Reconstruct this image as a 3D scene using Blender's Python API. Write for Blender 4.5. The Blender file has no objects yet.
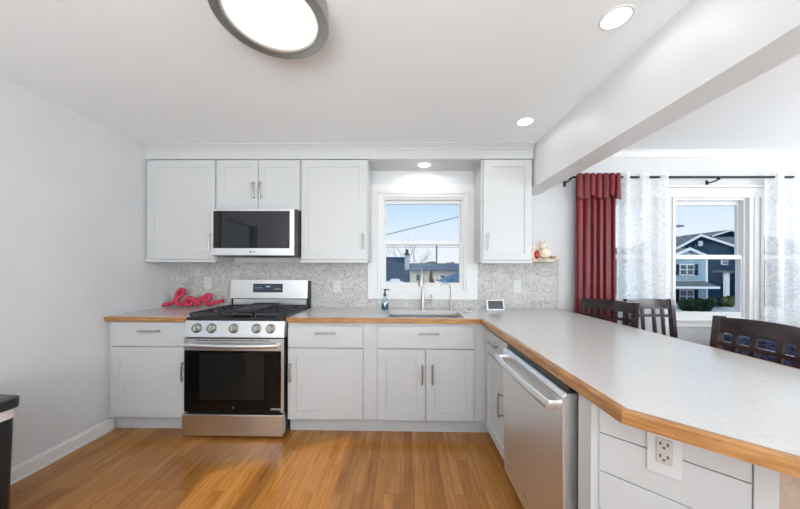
import bpy, bmesh, math, random
from mathutils import Vector, Matrix, noise
random.seed(7)
S = bpy.context.scene
COL = S.collection
PI = math.pi

# ------------------------------------------------------------------ camera, world, lights, exposure
cam_d = bpy.data.cameras.new('camera'); cam = bpy.data.objects.new('camera', cam_d); COL.objects.link(cam)
cam_d.sensor_width = 36; cam_d.lens = 13.0154; cam_d.shift_x = -0.00053; cam_d.shift_y = 0.01946
cam_d.clip_start = 0.05; cam_d.clip_end = 400
cam.matrix_world = Matrix.Translation((0, 0, 1.285)) @ Matrix.Rotation(0.0158, 4, 'Z') @ Matrix.Rotation(PI/2, 4, 'X') @ Matrix.Rotation(0.0043, 4, 'Z')
S.camera = cam
S.view_settings.view_transform = 'Standard'; S.view_settings.look = 'None'
S.view_settings.gamma = 1; S.view_settings.exposure = 0.03

W = bpy.data.worlds.new('sky'); S.world = W; W.use_nodes = True
nt = W.node_tree; nt.nodes.clear()
o_ = nt.nodes.new('ShaderNodeOutputWorld'); bg = nt.nodes.new('ShaderNodeBackground')
tc = nt.nodes.new('ShaderNodeTexCoord'); sx = nt.nodes.new('ShaderNodeSeparateXYZ'); cr = nt.nodes.new('ShaderNodeValToRGB')
nt.links.new(tc.outputs['Generated'], sx.inputs[0]); nt.links.new(sx.outputs['Z'], cr.inputs[0])
nt.links.new(cr.outputs[0], bg.inputs[0]); nt.links.new(bg.outputs[0], o_.inputs[0])
e = cr.color_ramp.elements
e[0].position = 0.0; e[0].color = (0.82, 0.84, 0.90, 1)
e[1].position = 1.0; e[1].color = (0.34, 0.52, 0.82, 1)
for p_, c_ in ((0.07, (0.80, 0.845, 0.93)), (0.13, (0.70, 0.80, 0.95)), (0.22, (0.50, 0.70, 0.96)), (0.45, (0.42, 0.62, 0.92))):
    k = e.new(p_); k.color = (*c_, 1)
cr.color_ramp.interpolation = 'B_SPLINE'; bg.inputs[1].default_value = 1.1

def light(name, kind, loc, energy, rot=(0, 0, 0), size=1, size_y=None, color=(1, 1, 1), spot=None, shape=None, blend=.6):
    d = bpy.data.lights.new(name, kind); d.energy = energy; d.color = color
    if kind == 'AREA':
        d.size = size; d.shape = shape or ('RECTANGLE' if size_y else 'SQUARE')
        if size_y: d.size_y = size_y
    elif kind == 'SUN': d.angle = size
    else: d.shadow_soft_size = size
    if spot: d.spot_size = spot; d.spot_blend = blend
    o = bpy.data.objects.new(name, d); COL.objects.link(o); o.location = loc; o.rotation_euler = rot
    return o
FILL_TINT = (0.87, 0.945, 1.0)  # cool tint of the added fill lights
light('sun', 'SUN', (-20, -20, 30), 2.2, rot=(math.radians(50), 0, math.radians(-62)), size=0.02, color=(1, .95, .88))
# added fill lights at unseen rear and side openings, tilted up to brighten the ceiling
light('added_fill_rear', 'AREA', (-0.2, -2.34, 1.25), 245, rot=(PI/2+1.25, 0, 0), size=2.5, size_y=1.9, color=FILL_TINT)
light('added_fill_rear_dining', 'AREA', (3.1, -2.34, 1.45), 138, rot=(PI/2+1.15, 0, 0), size=2.0, size_y=1.2, color=FILL_TINT)
light('added_fill_side', 'AREA', (4.74, 0.9, 1.45), 70, rot=(PI/2+1.0, 0, PI/2), size=2.0, size_y=1.2, color=FILL_TINT)
WARM = (1.0, 0.98, 0.95)

# ------------------------------------------------------------------ materials
def mat(name, color, rough=.5, metal=0, spec=.5, **kw):
    m = bpy.data.materials.new(name); m.use_nodes = True
    b = m.node_tree.nodes['Principled BSDF']
    b.inputs['Base Color'].default_value = (*color, 1); b.inputs['Roughness'].default_value = rough
    b.inputs['Metallic'].default_value = metal; b.inputs['Specular IOR Level'].default_value = spec
    for k, v in kw.items(): b.inputs[k.replace('_', ' ')].default_value = v
    return m
def rgb(r, g, b):
    f = lambda v: ((v/255+.055)/1.055)**2.4 if v > 10 else v/255/12.92
    return (f(r), f(g), f(b))
def nodes(m): return m.node_tree.nodes, m.node_tree.links, m.node_tree.nodes['Principled BSDF']
def mottled(m, c1, c2, scale, detail=4, coord='Object', lo=.35, hi=.65, stretch=(1, 1, 1), bump=0):
    n, l, b = nodes(m)
    tc = n.new('ShaderNodeTexCoord'); mp = n.new('ShaderNodeMapping'); mp.inputs['Scale'].default_value = stretch
    nz = n.new('ShaderNodeTexNoise'); nz.inputs['Scale'].default_value = scale; nz.inputs['Detail'].default_value = detail
    r = n.new('ShaderNodeValToRGB'); r.color_ramp.elements[0].position = lo; r.color_ramp.elements[1].position = hi
    r.color_ramp.elements[0].color = (*c1, 1); r.color_ramp.elements[1].color = (*c2, 1)
    l.new(tc.outputs[coord], mp.inputs[0]); l.new(mp.outputs[0], nz.inputs['Vector']); l.new(nz.outputs['Fac'], r.inputs[0]); l.new(r.outputs[0], b.inputs['Base Color'])
    if bump:
        bp = n.new('ShaderNodeBump'); bp.inputs['Strength'].default_value = bump; bp.inputs['Distance'].default_value = .01
        l.new(nz.outputs['Fac'], bp.inputs['Height']); l.new(bp.outputs[0], b.inputs['Normal'])
    return m
M = {}
M['wall'] = mottled(mat('wall_paint', (.70, .71, .72), .65), (.605, .61, .615), (.63, .633, .636), 3)
M['wall2'] = mottled(mat('dining_wall_paint', (.70, .71, .72), .65), (.605, .61, .615), (.63, .633, .636), 3)
M['ceiling'] = mottled(mat('ceiling_paint', (.8, .8, .8), .8), (.86, .88, .885), (.87, .89, .895), 2)
M['white'] = mat('white_paint', (.73, .73, .725), .4)
M['trim'] = mat('trim_paint', (.69, .68, .67), .35)
M['cab'] = mat('cabinet_paint', (.545, .548, .545), .35)
M['counter'] = mottled(mat('counter_laminate', (.7, .7, .69), .2), rgb(196, 193, 190), rgb(203, 200, 197), 70, 5)
M['edgewood'] = mottled(mat('counter_edge_wood', rgb(196, 138, 84), .3), rgb(146, 98, 54), rgb(182, 134, 84), 9, 5, stretch=(1, 1, 8))
M['shelfwood'] = mottled(mat('shelf_wood', rgb(180, 160, 140), .5), rgb(160, 140, 122), rgb(200, 182, 165), 12, 4)
def steel(name, c, rough, stretch):
    m = mat(name, c, rough, 1)
    n, l, b = nodes(m); tc = n.new('ShaderNodeTexCoord'); mp = n.new('ShaderNodeMapping'); mp.inputs['Scale'].default_value = stretch
    nz = n.new('ShaderNodeTexNoise'); nz.inputs['Scale'].default_value = 6; mr = n.new('ShaderNodeMapRange')
    mr.inputs['To Min'].default_value = rough-.02; mr.inputs['To Max'].default_value = rough+.02
    l.new(tc.outputs['Object'], mp.inputs[0]); l.new(mp.outputs[0], nz.inputs['Vector']); l.new(nz.outputs['Fac'], mr.inputs[0]); l.new(mr.outputs[0], b.inputs['Roughness'])
    return m
M['steel'] = steel('brushed_steel', (.80, .795, .79), .32, (1, 1, 60))
M['steel_v'] = steel('brushed_steel_door', (.82, .82, .82), .40, (60, 60, 1))
M['nickel'] = mat('satin_nickel', (.42, .40, .37), .35, 1)
M['fixture_ring'] = mat('fixture_nickel', (.47, .45, .42), .32, 1)
M['black'] = mat('black_enamel', (.012, .012, .014), .35)
M['iron'] = mat('cast_iron', (.03, .031, .035), .5)
M['glass_black'] = mat('black_glass', (.004, .004, .004), .04, 0, .3)
M['oven_window'] = mat('oven_window_glass', (.012, .012, .011), .05, 0, .35)
M['micro_glass'] = mat('microwave_glass', (.008, .009, .012), .03, 0, .5)
M['knob'] = mat('knob_metal', (.36, .34, .30), .3, 1)
M['knob_dark'] = mat('knob_dark_ring', (.05, .05, .05), .4, .5)  # dark skirt ring around each knob
M['display'] = mat('control_display', (.03, .04, .06), .15)
M['mark'] = mat('printed_mark', (.45, .45, .45), .5)
M['plate'] = mat('outlet_plate', (.60, .60, .595), .4)
M['recept'] = mat('receptacle_ivory', (.50, .475, .43), .4)
M['slot'] = mat('receptacle_slot', (.07, .06, .055), .6)
M['red'] = mottled(mat('red_flocked_letters', rgb(190, 50, 75), .6), rgb(172, 34, 60), rgb(208, 66, 92), 160, 3)
M['redcloth'] = mottled(mat('red_satin_cloth', rgb(150, 30, 38), .42), rgb(96, 12, 24), rgb(128, 26, 34), 5, 3, stretch=(6, 6, .5))
n, l, b = nodes(M['redcloth']); b.inputs['Sheen Weight'].default_value = .4; b.inputs['Sheen Roughness'].default_value = .4
M['wood_dark'] = mottled(mat('espresso_wood', (.05, .03, .028), .16), (.022, .013, .014), (.044, .027, .027), 7, 4, stretch=(1, 1, 6))
M['leather'] = mat('dark_seat_vinyl', (.03, .024, .022), .45)
M['navy'] = mottled(mat('navy_tablecloth', rgb(38, 48, 88), .8), rgb(22, 27, 48), rgb(50, 64, 96), 46, 3, lo=.42, hi=.6)
M['rod'] = mat('curtain_rod_black', (.02, .02, .025), .4, .6)
M['bin'] = mat('bin_plastic', (.018, .018, .02), .4)
M['bag'] = mat('bin_liner', (.72, .66, .66), .5)
M['lidtop'] = mat('bin_lid_plastic', (.03, .034, .035), .3)
M['display_white'] = mat('display_white', (.78, .78, .8), .35)
M['screen'] = mat('display_screen', (.012, .013, .02), .12)
M['ceramic'] = mottled(mat('cream_ceramic', rgb(232, 215, 190), .4), rgb(214, 190, 160), rgb(240, 228, 210), 60, 3)
M['redceramic'] = mat('red_ceramic', rgb(178, 28, 32), .35)
M['tan'] = mat('tan_clay', rgb(178, 150, 118), .6)
M['sink'] = steel('sink_steel', (.70, .69, .67), .30, (40, 1, 1))
M['soap_cap'] = mat('pump_black', (.02, .022, .028), .35)

def glass(name, color=(1, 1, 1), gloss=.05, tint=1.0):
    m = bpy.data.materials.new(name); m.use_nodes = True; n = m.node_tree.nodes; l = m.node_tree.links; n.clear()
    o = n.new('ShaderNodeOutputMaterial'); mx = n.new('ShaderNodeMixShader'); t = n.new('ShaderNodeBsdfTransparent'); g = n.new('ShaderNodeBsdfGlossy')
    t.inputs[0].default_value = (*[c*tint for c in color], 1); g.inputs['Roughness'].default_value = .02; mx.inputs[0].default_value = gloss
    l.new(t.outputs[0], mx.inputs[1]); l.new(g.outputs[0], mx.inputs[2]); l.new(mx.outputs[0], o.inputs[0]); return m
M['pane'] = glass('window_glass', (.98, .99, .99), .002)
M['bottle'] = glass('clear_plastic', (.80, .90, .93), .10)
M['soap'] = glass('blue_soap', (.05, .42, .52), .12)
def emis(name, c, s):
    m = bpy.data.materials.new(name); m.use_nodes = True; n = m.node_tree.nodes; l = m.node_tree.links; n.clear()
    o = n.new('ShaderNodeOutputMaterial'); e = n.new('ShaderNodeEmission'); e.inputs[0].default_value = (*c, 1); e.inputs[1].default_value = s
    l.new(e.outputs[0], o.inputs[0]); return m
M['lamp'] = emis('lamp_diffuser', (1, .99, .96), 3.2)
M['lamp_big'] = emis('fixture_diffuser', (1, .99, .965), 1.0)
M['lcd'] = emis('clock_digits', (.55, .75, 1), .7)

def sheer():
    m = bpy.data.materials.new('lace_sheer'); m.use_nodes = True; n = m.node_tree.nodes; l = m.node_tree.links; n.clear()
    o = n.new('ShaderNodeOutputMaterial'); mx = n.new('ShaderNodeMixShader'); t = n.new('ShaderNodeBsdfTransparent')
    d = n.new('ShaderNodeBsdfDiffuse'); tr = n.new('ShaderNodeBsdfTranslucent'); m2 = n.new('ShaderNodeMixShader')
    d.inputs[0].default_value = (.97, .97, .97, 1); tr.inputs[0].default_value = (.93, .93, .94, 1); m2.inputs[0].default_value = .3
    tc = n.new('ShaderNodeTexCoord'); nz = n.new('ShaderNodeTexNoise'); nz.inputs['Scale'].default_value = 11; nz.inputs['Detail'].default_value = 5; nz.inputs['Distortion'].default_value = 3.0
    r = n.new('ShaderNodeValToRGB'); r.color_ramp.elements[0].position = .46; r.color_ramp.elements[0].color = (.76, .76, .76, 1)
    r.color_ramp.elements[1].position = .5; r.color_ramp.elements[1].color = (.52, .52, .52, 1)
    k = r.color_ramp.elements.new(.54); k.color = (.80, .80, .80, 1)
    l.new(tc.outputs['Object'], nz.inputs['Vector']); l.new(nz.outputs['Fac'], r.inputs[0]); l.new(r.outputs[0], mx.inputs[0])
    l.new(d.outputs[0], m2.inputs[1]); l.new(tr.outputs[0], m2.inputs[2]); l.new(t.outputs[0], mx.inputs[1]); l.new(m2.outputs[0], mx.inputs[2]); l.new(mx.outputs[0], o.inputs[0]); return m
M['sheer'] = sheer()

def floor_mat():
    m = mat('oak_strip_floor', (.5, .3, .15), .3); n, l, b = nodes(m)
    tc = n.new('ShaderNodeTexCoord'); mp = n.new('ShaderNodeMapping'); mp.inputs['Rotation'].default_value = (0, 0, PI/2)
    br = n.new('ShaderNodeTexBrick'); br.inputs['Scale'].default_value = 1; br.inputs['Brick Width'].default_value = .83; br.inputs['Row Height'].default_value = .058
    br.inputs['Mortar Size'].default_value = .0011; br.inputs['Mortar Smooth'].default_value = .5; br.offset = .37; br.offset_frequency = 3; br.squash = 1.3; br.squash_frequency = 4
    br.inputs['Color1'].default_value = (0, 0, 0, 1); br.inputs['Color2'].default_value = (1, 1, 1, 1); br.inputs['Mortar'].default_value = (0, 0, 0, 1)
    r = n.new('ShaderNodeValToRGB'); e = r.color_ramp.elements; e[0].color = (*rgb(152, 98, 44), 1); e[1].color = (*rgb(178, 124, 64), 1)
    k = e.new(.5); k.color = (*rgb(168, 114, 54), 1)
    mp2 = n.new('ShaderNodeMapping'); mp2.inputs['Scale'].default_value = (14, .9, 1); nz = n.new('ShaderNodeTexNoise'); nz.inputs['Scale'].default_value = 4; nz.inputs['Detail'].default_value = 8; nz.inputs['Distortion'].default_value = .6
    # shift the grain per strip by the strip's random value
    ad = n.new('ShaderNodeVectorMath'); ad.operation = 'ADD'
    sc = n.new('ShaderNodeVectorMath'); sc.operation = 'SCALE'; sc.inputs['Scale'].default_value = 37
    l.new(tc.outputs['Object'], mp.inputs[0]); l.new(mp.outputs[0], br.inputs['Vector']); l.new(br.outputs['Color'], r.inputs[0])
    l.new(tc.outputs['Object'], mp2.inputs[0]); l.new(br.outputs['Color'], sc.inputs[0]); l.new(mp2.outputs[0], ad.inputs[0]); l.new(sc.outputs[0], ad.inputs[1]); l.new(ad.outputs[0], nz.inputs['Vector'])
    g = n.new('ShaderNodeValToRGB'); g.color_ramp.elements[0].position = .3; g.color_ramp.elements[0].color = (.58, .50, .42, 1); g.color_ramp.elements[1].position = .62; g.color_ramp.elements[1].color = (1.08, 1.05, 1.02, 1)
    l.new(nz.outputs['Fac'], g.inputs[0])
    mx = n.new('ShaderNodeMix'); mx.data_type = 'RGBA'; mx.blend_type = 'MULTIPLY'; mx.inputs['Factor'].default_value = .75
    l.new(r.outputs[0], mx.inputs[6]); l.new(g.outputs[0], mx.inputs[7])
    mo = n.new('ShaderNodeMix'); mo.data_type = 'RGBA'; mo.inputs[7].default_value = (*rgb(120, 76, 42), 1)
    l.new(br.outputs['Fac'], mo.inputs['Factor']); l.new(mx.outputs[2], mo.inputs[6]); l.new(mo.outputs[2], b.inputs['Base Color'])
    b.inputs['Roughness'].default_value = .2
    return m
M['floor'] = floor_mat()

def tile_mat():
    m = mat('mosaic_tile', (.6, .6, .58), .4); n, l, b = nodes(m)
    tc = n.new('ShaderNodeTexCoord'); mp = n.new('ShaderNodeMapping')
    v = n.new('ShaderNodeTexVoronoi'); v.inputs['Scale'].default_value = 62; v.inputs['Randomness'].default_value = .35; v.feature = 'F1'
    ve = n.new('ShaderNodeTexVoronoi'); ve.inputs['Scale'].default_value = 62; ve.inputs['Randomness'].default_value = .35; ve.feature = 'DISTANCE_TO_EDGE'
    fl = n.new('ShaderNodeMapping'); fl.inputs['Scale'].default_value = (1, 0, 1)
    l.new(tc.outputs['Object'], fl.inputs[0]); l.new(fl.outputs[0], v.inputs['Vector']); l.new(fl.outputs[0], ve.inputs['Vector'])
    sp = n.new('ShaderNodeSeparateColor'); l.new(v.outputs['Color'], sp.inputs[0])
    r = n.new('ShaderNodeValToRGB'); e = r.color_ramp.elements; e[0].color = (*rgb(158, 155, 150), 1); e[1].color = (*rgb(200, 197, 192), 1)
    k = e.new(.3); k.color = (*rgb(184, 181, 176), 1)
    l.new(sp.outputs[0], r.inputs[0])
    nz = n.new('ShaderNodeTexNoise'); nz.inputs['Scale'].default_value = 9; nz.inputs['Detail'].default_value = 5; l.new(fl.outputs[0], nz.inputs['Vector'])
    g = n.new('ShaderNodeValToRGB'); g.color_ramp.elements[0].position = .38; g.color_ramp.elements[0].color = (.84, .835, .83, 1); g.color_ramp.elements[1].position = .6; g.color_ramp.elements[1].color = (1, 1, 1, 1)
    l.new(nz.outputs['Fac'], g.inputs[0])
    mx = n.new('ShaderNodeMix'); mx.data_type = 'RGBA'; mx.blend_type = 'MULTIPLY'; mx.inputs['Factor'].default_value = 1
    l.new(r.outputs[0], mx.inputs[6]); l.new(g.outputs[0], mx.inputs[7])
    ed = n.new('ShaderNodeMapRange'); ed.inputs['From Max'].default_value = .12; l.new(ve.outputs['Distance'], ed.inputs[0])
    mo = n.new('ShaderNodeMix'); mo.data_type = 'RGBA'; mo.inputs[6].default_value = (*rgb(186, 183, 178), 1)
    l.new(ed.outputs[0], mo.inputs['Factor']); l.new(mx.outputs[2], mo.inputs[7]); l.new(mo.outputs[2], b.inputs['Base Color'])
    return m
M['tile'] = tile_mat()
# outdoors
M['ground'] = mottled(mat('winter_ground', (.4, .4, .36), .9), rgb(150, 152, 140), rgb(196, 198, 196), .25, 5)
M['road'] = mottled(mat('road_surface', (.6, .6, .6), .9), rgb(196, 200, 204), rgb(226, 228, 230), .6, 4)
def siding(name, c, k=.86, step=.18):
    m = mat(name, c, .7); n, l, b = nodes(m)
    tc = n.new('ShaderNodeTexCoord'); w = n.new('ShaderNodeTexWave'); w.wave_type = 'BANDS'; w.bands_direction = 'Z'; w.wave_profile = 'SAW'; w.inputs['Scale'].default_value = .314/step
    r = n.new('ShaderNodeValToRGB'); r.color_ramp.elements[0].color = (*[v*k for v in c], 1); r.color_ramp.elements[1].color = (*c, 1); r.color_ramp.elements[1].position = .3
    l.new(tc.outputs['Object'], w.inputs[0]); l.new(w.outputs['Fac'], r.inputs[0]); l.new(r.outputs[0], b.inputs['Base Color']); return m
M['palesiding'] = siding('pale_blue_siding', rgb(152, 176, 186))
M['darksiding'] = siding('dark_blue_siding', rgb(20, 58, 84))
M['creamsiding'] = siding('cream_siding', rgb(216, 204, 184))
M['bluesiding'] = siding('slate_siding', rgb(100, 112, 124))
M['roofgrey'] = mottled(mat('grey_shingle', (.2, .2, .2), .9), rgb(84, 94, 98), rgb(112, 120, 122), 3, 5)
M['roofdark'] = mottled(mat('blue_grey_shingle', (.1, .12, .15), .9), rgb(38, 58, 74), rgb(62, 82, 98), 3, 5)
M['roofblue'] = mottled(mat('blue_shingle', (.2, .3, .4), .9), rgb(78, 98, 120), rgb(104, 124, 146), 3, 5)
M['outtrim'] = mat('outside_white_trim', (.78, .80, .82), .6)
M['shutter'] = mat('navy_shutter', rgb(18, 42, 64), .6)
M['outglass'] = mat('far_window_glass', rgb(70, 84, 92), .15)
M['hedge'] = mottled(mat('hedge_leaves', (.03, .05, .03), .9), rgb(12, 24, 20), rgb(34, 52, 36), 2.2, 6)
M['brownhedge'] = mottled(mat('brown_hedge_leaves', (.08, .08, .05), .9), rgb(38, 52, 40), rgb(88, 96, 70), 2.2, 6)
M['evergreen'] = mottled(mat('evergreen_leaves', (.03, .06, .03), .9), rgb(24, 44, 32), rgb(52, 76, 52), 2, 5)
M['bronze'] = mottled(mat('bronze_leaves', (.2, .14, .1), .9), rgb(104, 82, 66), rgb(140, 112, 90), 4, 5)
M['bark'] = mat('grey_bark', rgb(128, 122, 124), .9)
M['brush'] = mottled(mat('winter_brush', (.2, .2, .16), .9), rgb(104, 104, 88), rgb(146, 140, 120), 2, 5)
M['brick'] = mottled(mat('chimney_masonry', (.5, .5, .5), .9), rgb(176, 176, 178), rgb(208, 208, 208), 5, 4)
M['chimcap'] = mat('chimney_cap', rgb(88, 76, 72), .8)
M['polewood'] = mat('utility_pole_wood', rgb(110, 112, 122), .8)
M['cable'] = mat('black_cable', rgb(70, 74, 88), .6)
M['carpaint'] = mat('red_car_paint', rgb(168, 70, 92), .3)
M['tyre'] = mat('tyre_rubber', (.02, .02, .02), .8)
M['lampgrey'] = mat('street_lamp_grey', rgb(120, 128, 140), .5)
M['greywood'] = mottled(mat('weathered_fence', rgb(150, 158, 165), .8), rgb(140, 148, 156), rgb(170, 178, 184), 3)

for k_ in ('ground', 'road', 'palesiding', 'darksiding', 'creamsiding', 'bluesiding', 'roofgrey', 'roofdark', 'roofblue', 'outtrim', 'shutter', 'hedge', 'brownhedge', 'evergreen', 'bronze', 'bark', 'brush', 'brick'):
    M[k_].node_tree.nodes['Principled BSDF'].inputs['Specular IOR Level'].default_value = .05
    M[k_].node_tree.nodes['Principled BSDF'].inputs['Roughness'].default_value = .95

# ------------------------------------------------------------------ mesh helpers
class MB:
    def __init__(s, T=None): s.bm = bmesh.new(); s.T = T
    def add(s, bm2):
        if s.T is not None: bm2.transform(s.T)
        me = bpy.data.meshes.new('tmp'); bm2.to_mesh(me); bm2.free(); s.bm.from_mesh(me); bpy.data.meshes.remove(me); return s
    def box(s, x0, x1, y0, y1, z0, z1, bev=0, seg=2, rot=None):
        b = bmesh.new(); bmesh.ops.create_cube(b, size=1)
        c = Vector(((x0+x1)/2, (y0+y1)/2, (z0+z1)/2))
        bmesh.ops.transform(b, matrix=Matrix.Diagonal((abs(x1-x0), abs(y1-y0), abs(z1-z0), 1)), verts=b.verts)
        if bev: bmesh.ops.bevel(b, geom=b.edges[:], offset=bev, segments=seg, affect='EDGES', profile=.5)
        R = (rot.to_4x4() if rot is not None else Matrix.Identity(4))
        bmesh.ops.transform(b, matrix=Matrix.Translation(c) @ R, verts=b.verts)
        return s.add(b)
    def loops(s, rings, cap=True, close=True):
        b = bmesh.new(); R = [[b.verts.new(p) for p in r] for r in rings]; n = len(R[0])
        for a, c in zip(R, R[1:]):
            for i in range(n if close else n-1):
                j = (i+1) % n; b.faces.new((a[i], a[j], c[j], c[i]))
        if cap and n > 2: b.faces.new(R[0][::-1]); b.faces.new(R[-1])
        bmesh.ops.recalc_face_normals(b, faces=b.faces[:]); return s.add(b)
    def prism(s, poly, z0, z1, bev=0, axis='Z'):
        def P(u, v, w): return {'Z': (u, v, w), 'Y': (u, w, v), 'X': (w, u, v)}[axis]
        b = bmesh.new(); A = [b.verts.new(P(u, v, z0)) for u, v in poly]; B = [b.verts.new(P(u, v, z1)) for u, v in poly]
        n = len(poly); b.faces.new(A[::-1]); b.faces.new(B)
        for i in range(n): b.faces.new((A[i], A[(i+1) % n], B[(i+1) % n], B[i]))
        bmesh.ops.recalc_face_normals(b, faces=b.faces[:])
        if bev: bmesh.ops.bevel(b, geom=b.edges[:], offset=bev, segments=2, affect='EDGES')
        return s.add(b)
    def tube(s, pts, r, n=10, cap=True, sq=(1, 1)):
        pts = [Vector(p) for p in pts]; rs = r if isinstance(r, (list, tuple)) else [r]*len(pts)
        rings = []; t0 = (pts[1]-pts[0]).normalized(); up = Vector((0, 0, 1)) if abs(t0.z) < .9 else Vector((0, 1, 0))
        side = t0.cross(up).normalized()
        for i, p in enumerate(pts):
            a = pts[max(i-1, 0)]; c = pts[min(i+1, len(pts)-1)]; t = (c-a).normalized()
            side = (side-t*side.dot(t)).normalized(); nn = side.cross(t).normalized()
            rings.append([p+side*math.cos(2*PI*k/n)*rs[i]*sq[0]+nn*math.sin(2*PI*k/n)*rs[i]*sq[1] for k in range(n)])
        return s.loops(rings, cap)
    def lathe(s, prof, c=(0, 0, 0), n=28, axis='Z', sc=(1, 1)):
        rings = []
        for r, h in prof:
            ring = []
            for k in range(n):
                a = 2*PI*k/n; u, v = math.cos(a)*max(r, 1e-4)*sc[0], math.sin(a)*max(r, 1e-4)*sc[1]
                q = {'Z': (u, v, h), 'Y': (u, h, v), 'X': (h, u, v)}[axis]
                ring.append((c[0]+q[0], c[1]+q[1], c[2]+q[2]))
            rings.append(ring)
        return s.loops(rings)
    def sph(s, c, r, sub=2, jit=0, freq=1.0):
        b = bmesh.new(); bmesh.ops.create_icosphere(b, subdivisions=sub, radius=1)
        r = r if isinstance(r, (list, tuple)) else (r, r, r)
        for v in b.verts:
            k = 1+jit*noise.noise(Vector(c)+v.co*freq*3)+jit*.6*noise.noise(Vector(c)*2+v.co*freq*8)
            v.co = Vector((c[0]+v.co.x*r[0]*k, c[1]+v.co.y*r[1]*k, c[2]+v.co.z*r[2]*k))
        return s.add(b)
    def quad(s, *p):
        b = bmesh.new(); b.faces.new([b.verts.new(q) for q in p]); return s.add(b)

def worg(p):
    v = Vector((0, 0, 0))
    while p is not None: v += Vector(p.location); p = p.parent
    return v
def obj(name, mb, m, parent=None, local=False, smooth=False, ang=40):
    bm = mb.bm
    if parent is not None and not local: bm.transform(Matrix.Translation(-worg(parent)))
    me = bpy.data.meshes.new(name); bm.to_mesh(me); bm.free()
    me.materials.append(M[m] if isinstance(m, str) else m)
    if smooth:
        for p in me.polygons: p.use_smooth = True
        me.set_sharp_from_angle(angle=math.radians(ang))
    o = bpy.data.objects.new(name, me); COL.objects.link(o)
    if parent is not None: o.parent = parent
    return o
def meta(o, label, cat, group=None):
    o['label'] = label; o['category'] = cat
    if group: o['group'] = group
    return o
def thing(name, label, cat, loc, group=None):
    o = bpy.data.objects.new(name, None); COL.objects.link(o); o.location = loc; o.empty_display_size = .05
    return meta(o, label, cat, group)
def struct(name, mb, m, parent=None, label=None, smooth=False):
    o = obj(name, mb, m, parent, smooth=smooth)
    if parent is None: o['kind'] = 'structure'
    if label: o['label'] = label
    return o
def tree(r):
    for c in list(r.children):
        yield c; yield from tree(c)
def copy_tree(o, parent=None):
    c = o.copy(); COL.objects.link(c); c.parent = parent
    for ch in list(o.children): copy_tree(ch, c)
    return c
def catmull(P, k=8):
    P = [Vector(p) for p in P]; Q = [P[0]]+P+[P[-1]]; out = []
    for i in range(1, len(Q)-2):
        for j in range(k):
            t = j/k; a, b, c, d = Q[i-1], Q[i], Q[i+1], Q[i+2]
            out.append(.5*((2*b)+(c-a)*t+(2*a-5*b+4*c-d)*t*t+(3*b-a-3*c+d)*t**3))
    out.append(P[-1]); return out
def fr(o, u, v, w):      # local (u along, v up, w outwards) -> world
    return Matrix(((u[0], v[0], w[0], o[0]), (u[1], v[1], w[1], o[1]), (u[2], v[2], w[2], o[2]), (0, 0, 0, 1)))
def F_back(y): return fr((0, y, 0), (1, 0, 0), (0, 0, 1), (0, -1, 0))      # faces the camera
def F_pen(x): return fr((x, 0, 0), (0, 1, 0), (0, 0, 1), (-1, 0, 0))       # faces -X ; u = world Y
def shaker(T, u0, u1, v0, v1, rail=.066, th=.02, rec=.007):
    m = MB(T); b = .0015
    def R(i, w): return [(u0+i, v0+i, w), (u1-i, v0+i, w), (u1-i, v1-i, w), (u0+i, v1-i, w)]
    return m.loops([R(0, 0), R(0, th-b), R(b, th), R(rail, th), R(rail+.002, th-rec), R(rail+.004, th-rec)])
def slab(T, u0, u1, v0, v1, th=.02): return MB(T).box(u0, u1, v0, v1, 0, th, .002)
def pull(T, u, v, L=.15, vert=True, th=.02, bow=.004):
    m = MB(T); h = L/2; pts = []
    for k in range(9):
        t = -1+k/4; q = t*h; w = th+.030+bow*(1-t*t)
        pts.append((u, v+q, w) if vert else (u+q, v, w))
    m.tube(pts, .0065, n=8)
    for s_ in (-.82, .82):
        q = s_*h; a = (u, v+q) if vert else (u+q, v)
        m.tube([(a[0], a[1], th-.001), (a[0], a[1], th+.031)], .005, n=8)
    return m

# ------------------------------------------------------------------ the setting
XL, XR, YB, YR, ZC, ZD = -2.345, 4.75, 2.865, -2.3, 2.40, 2.46
struct('floor', MB().box(XL-.15, XR+.15, YR-.15, YB+.15, -.12, 0), 'floor')
struct('ceiling', MB().box(XL-.15, 1.24, YR-.15, YB+.15, ZC, ZC+.15).box(1.24, XR+.15, YR-.15, YB+.15, ZD, ZD+.15), 'ceiling')
LW = (.42, 1.24, .95, 1.98)
struct('wall_left', MB().box(XL-.12, XL, YR-.15, LW[0], 0, ZC).box(XL-.12, XL, LW[1], YB+.07, 0, ZC).box(XL-.12, XL, LW[0], LW[1], 0, LW[2]).box(XL-.12, XL, LW[0], LW[1], LW[3], ZC), 'wall')
def wall_y(name, x0, x1, y0, y1, holes, m):
    b = MB(); x = x0
    for (a, c, z0, z1) in holes:
        b.box(x, a, y0, y1, 0, ZD); b.box(a, c, y0, y1, 0, z0); b.box(a, c, y0, y1, z1, ZD); x = c
    b.box(x, x1, y0, y1, 0, ZD); return struct(name, b, m)
KW = (-.228, .578, 1.10, 2.005)
DW = [(1.80, 2.44, .822, 2.0), (2.615, 3.312, .822, 2.0), (3.452, 4.09, .822, 2.0)]
wall_y('wall_back', XL, XR, YB, YB+.072, [KW]+DW, 'wall2')
wall_y('wall_rear', XL, XR, YR-.14, YR, [(-1.5, 1.1, .10, 2.1), (2.1, 4.1, .8, 2.1)], 'wall')
b = MB(); b.box(XR, XR+.14, YR, -.1, 0, ZD); b.box(XR, XR+.14, 1.9, YB, 0, ZD); b.box(XR, XR+.14, -.1, 1.9, 0, .8); b.box(XR, XR+.14, -.1, 1.9, 2.1, ZD)
struct('wall_right', b, 'wall')
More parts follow.
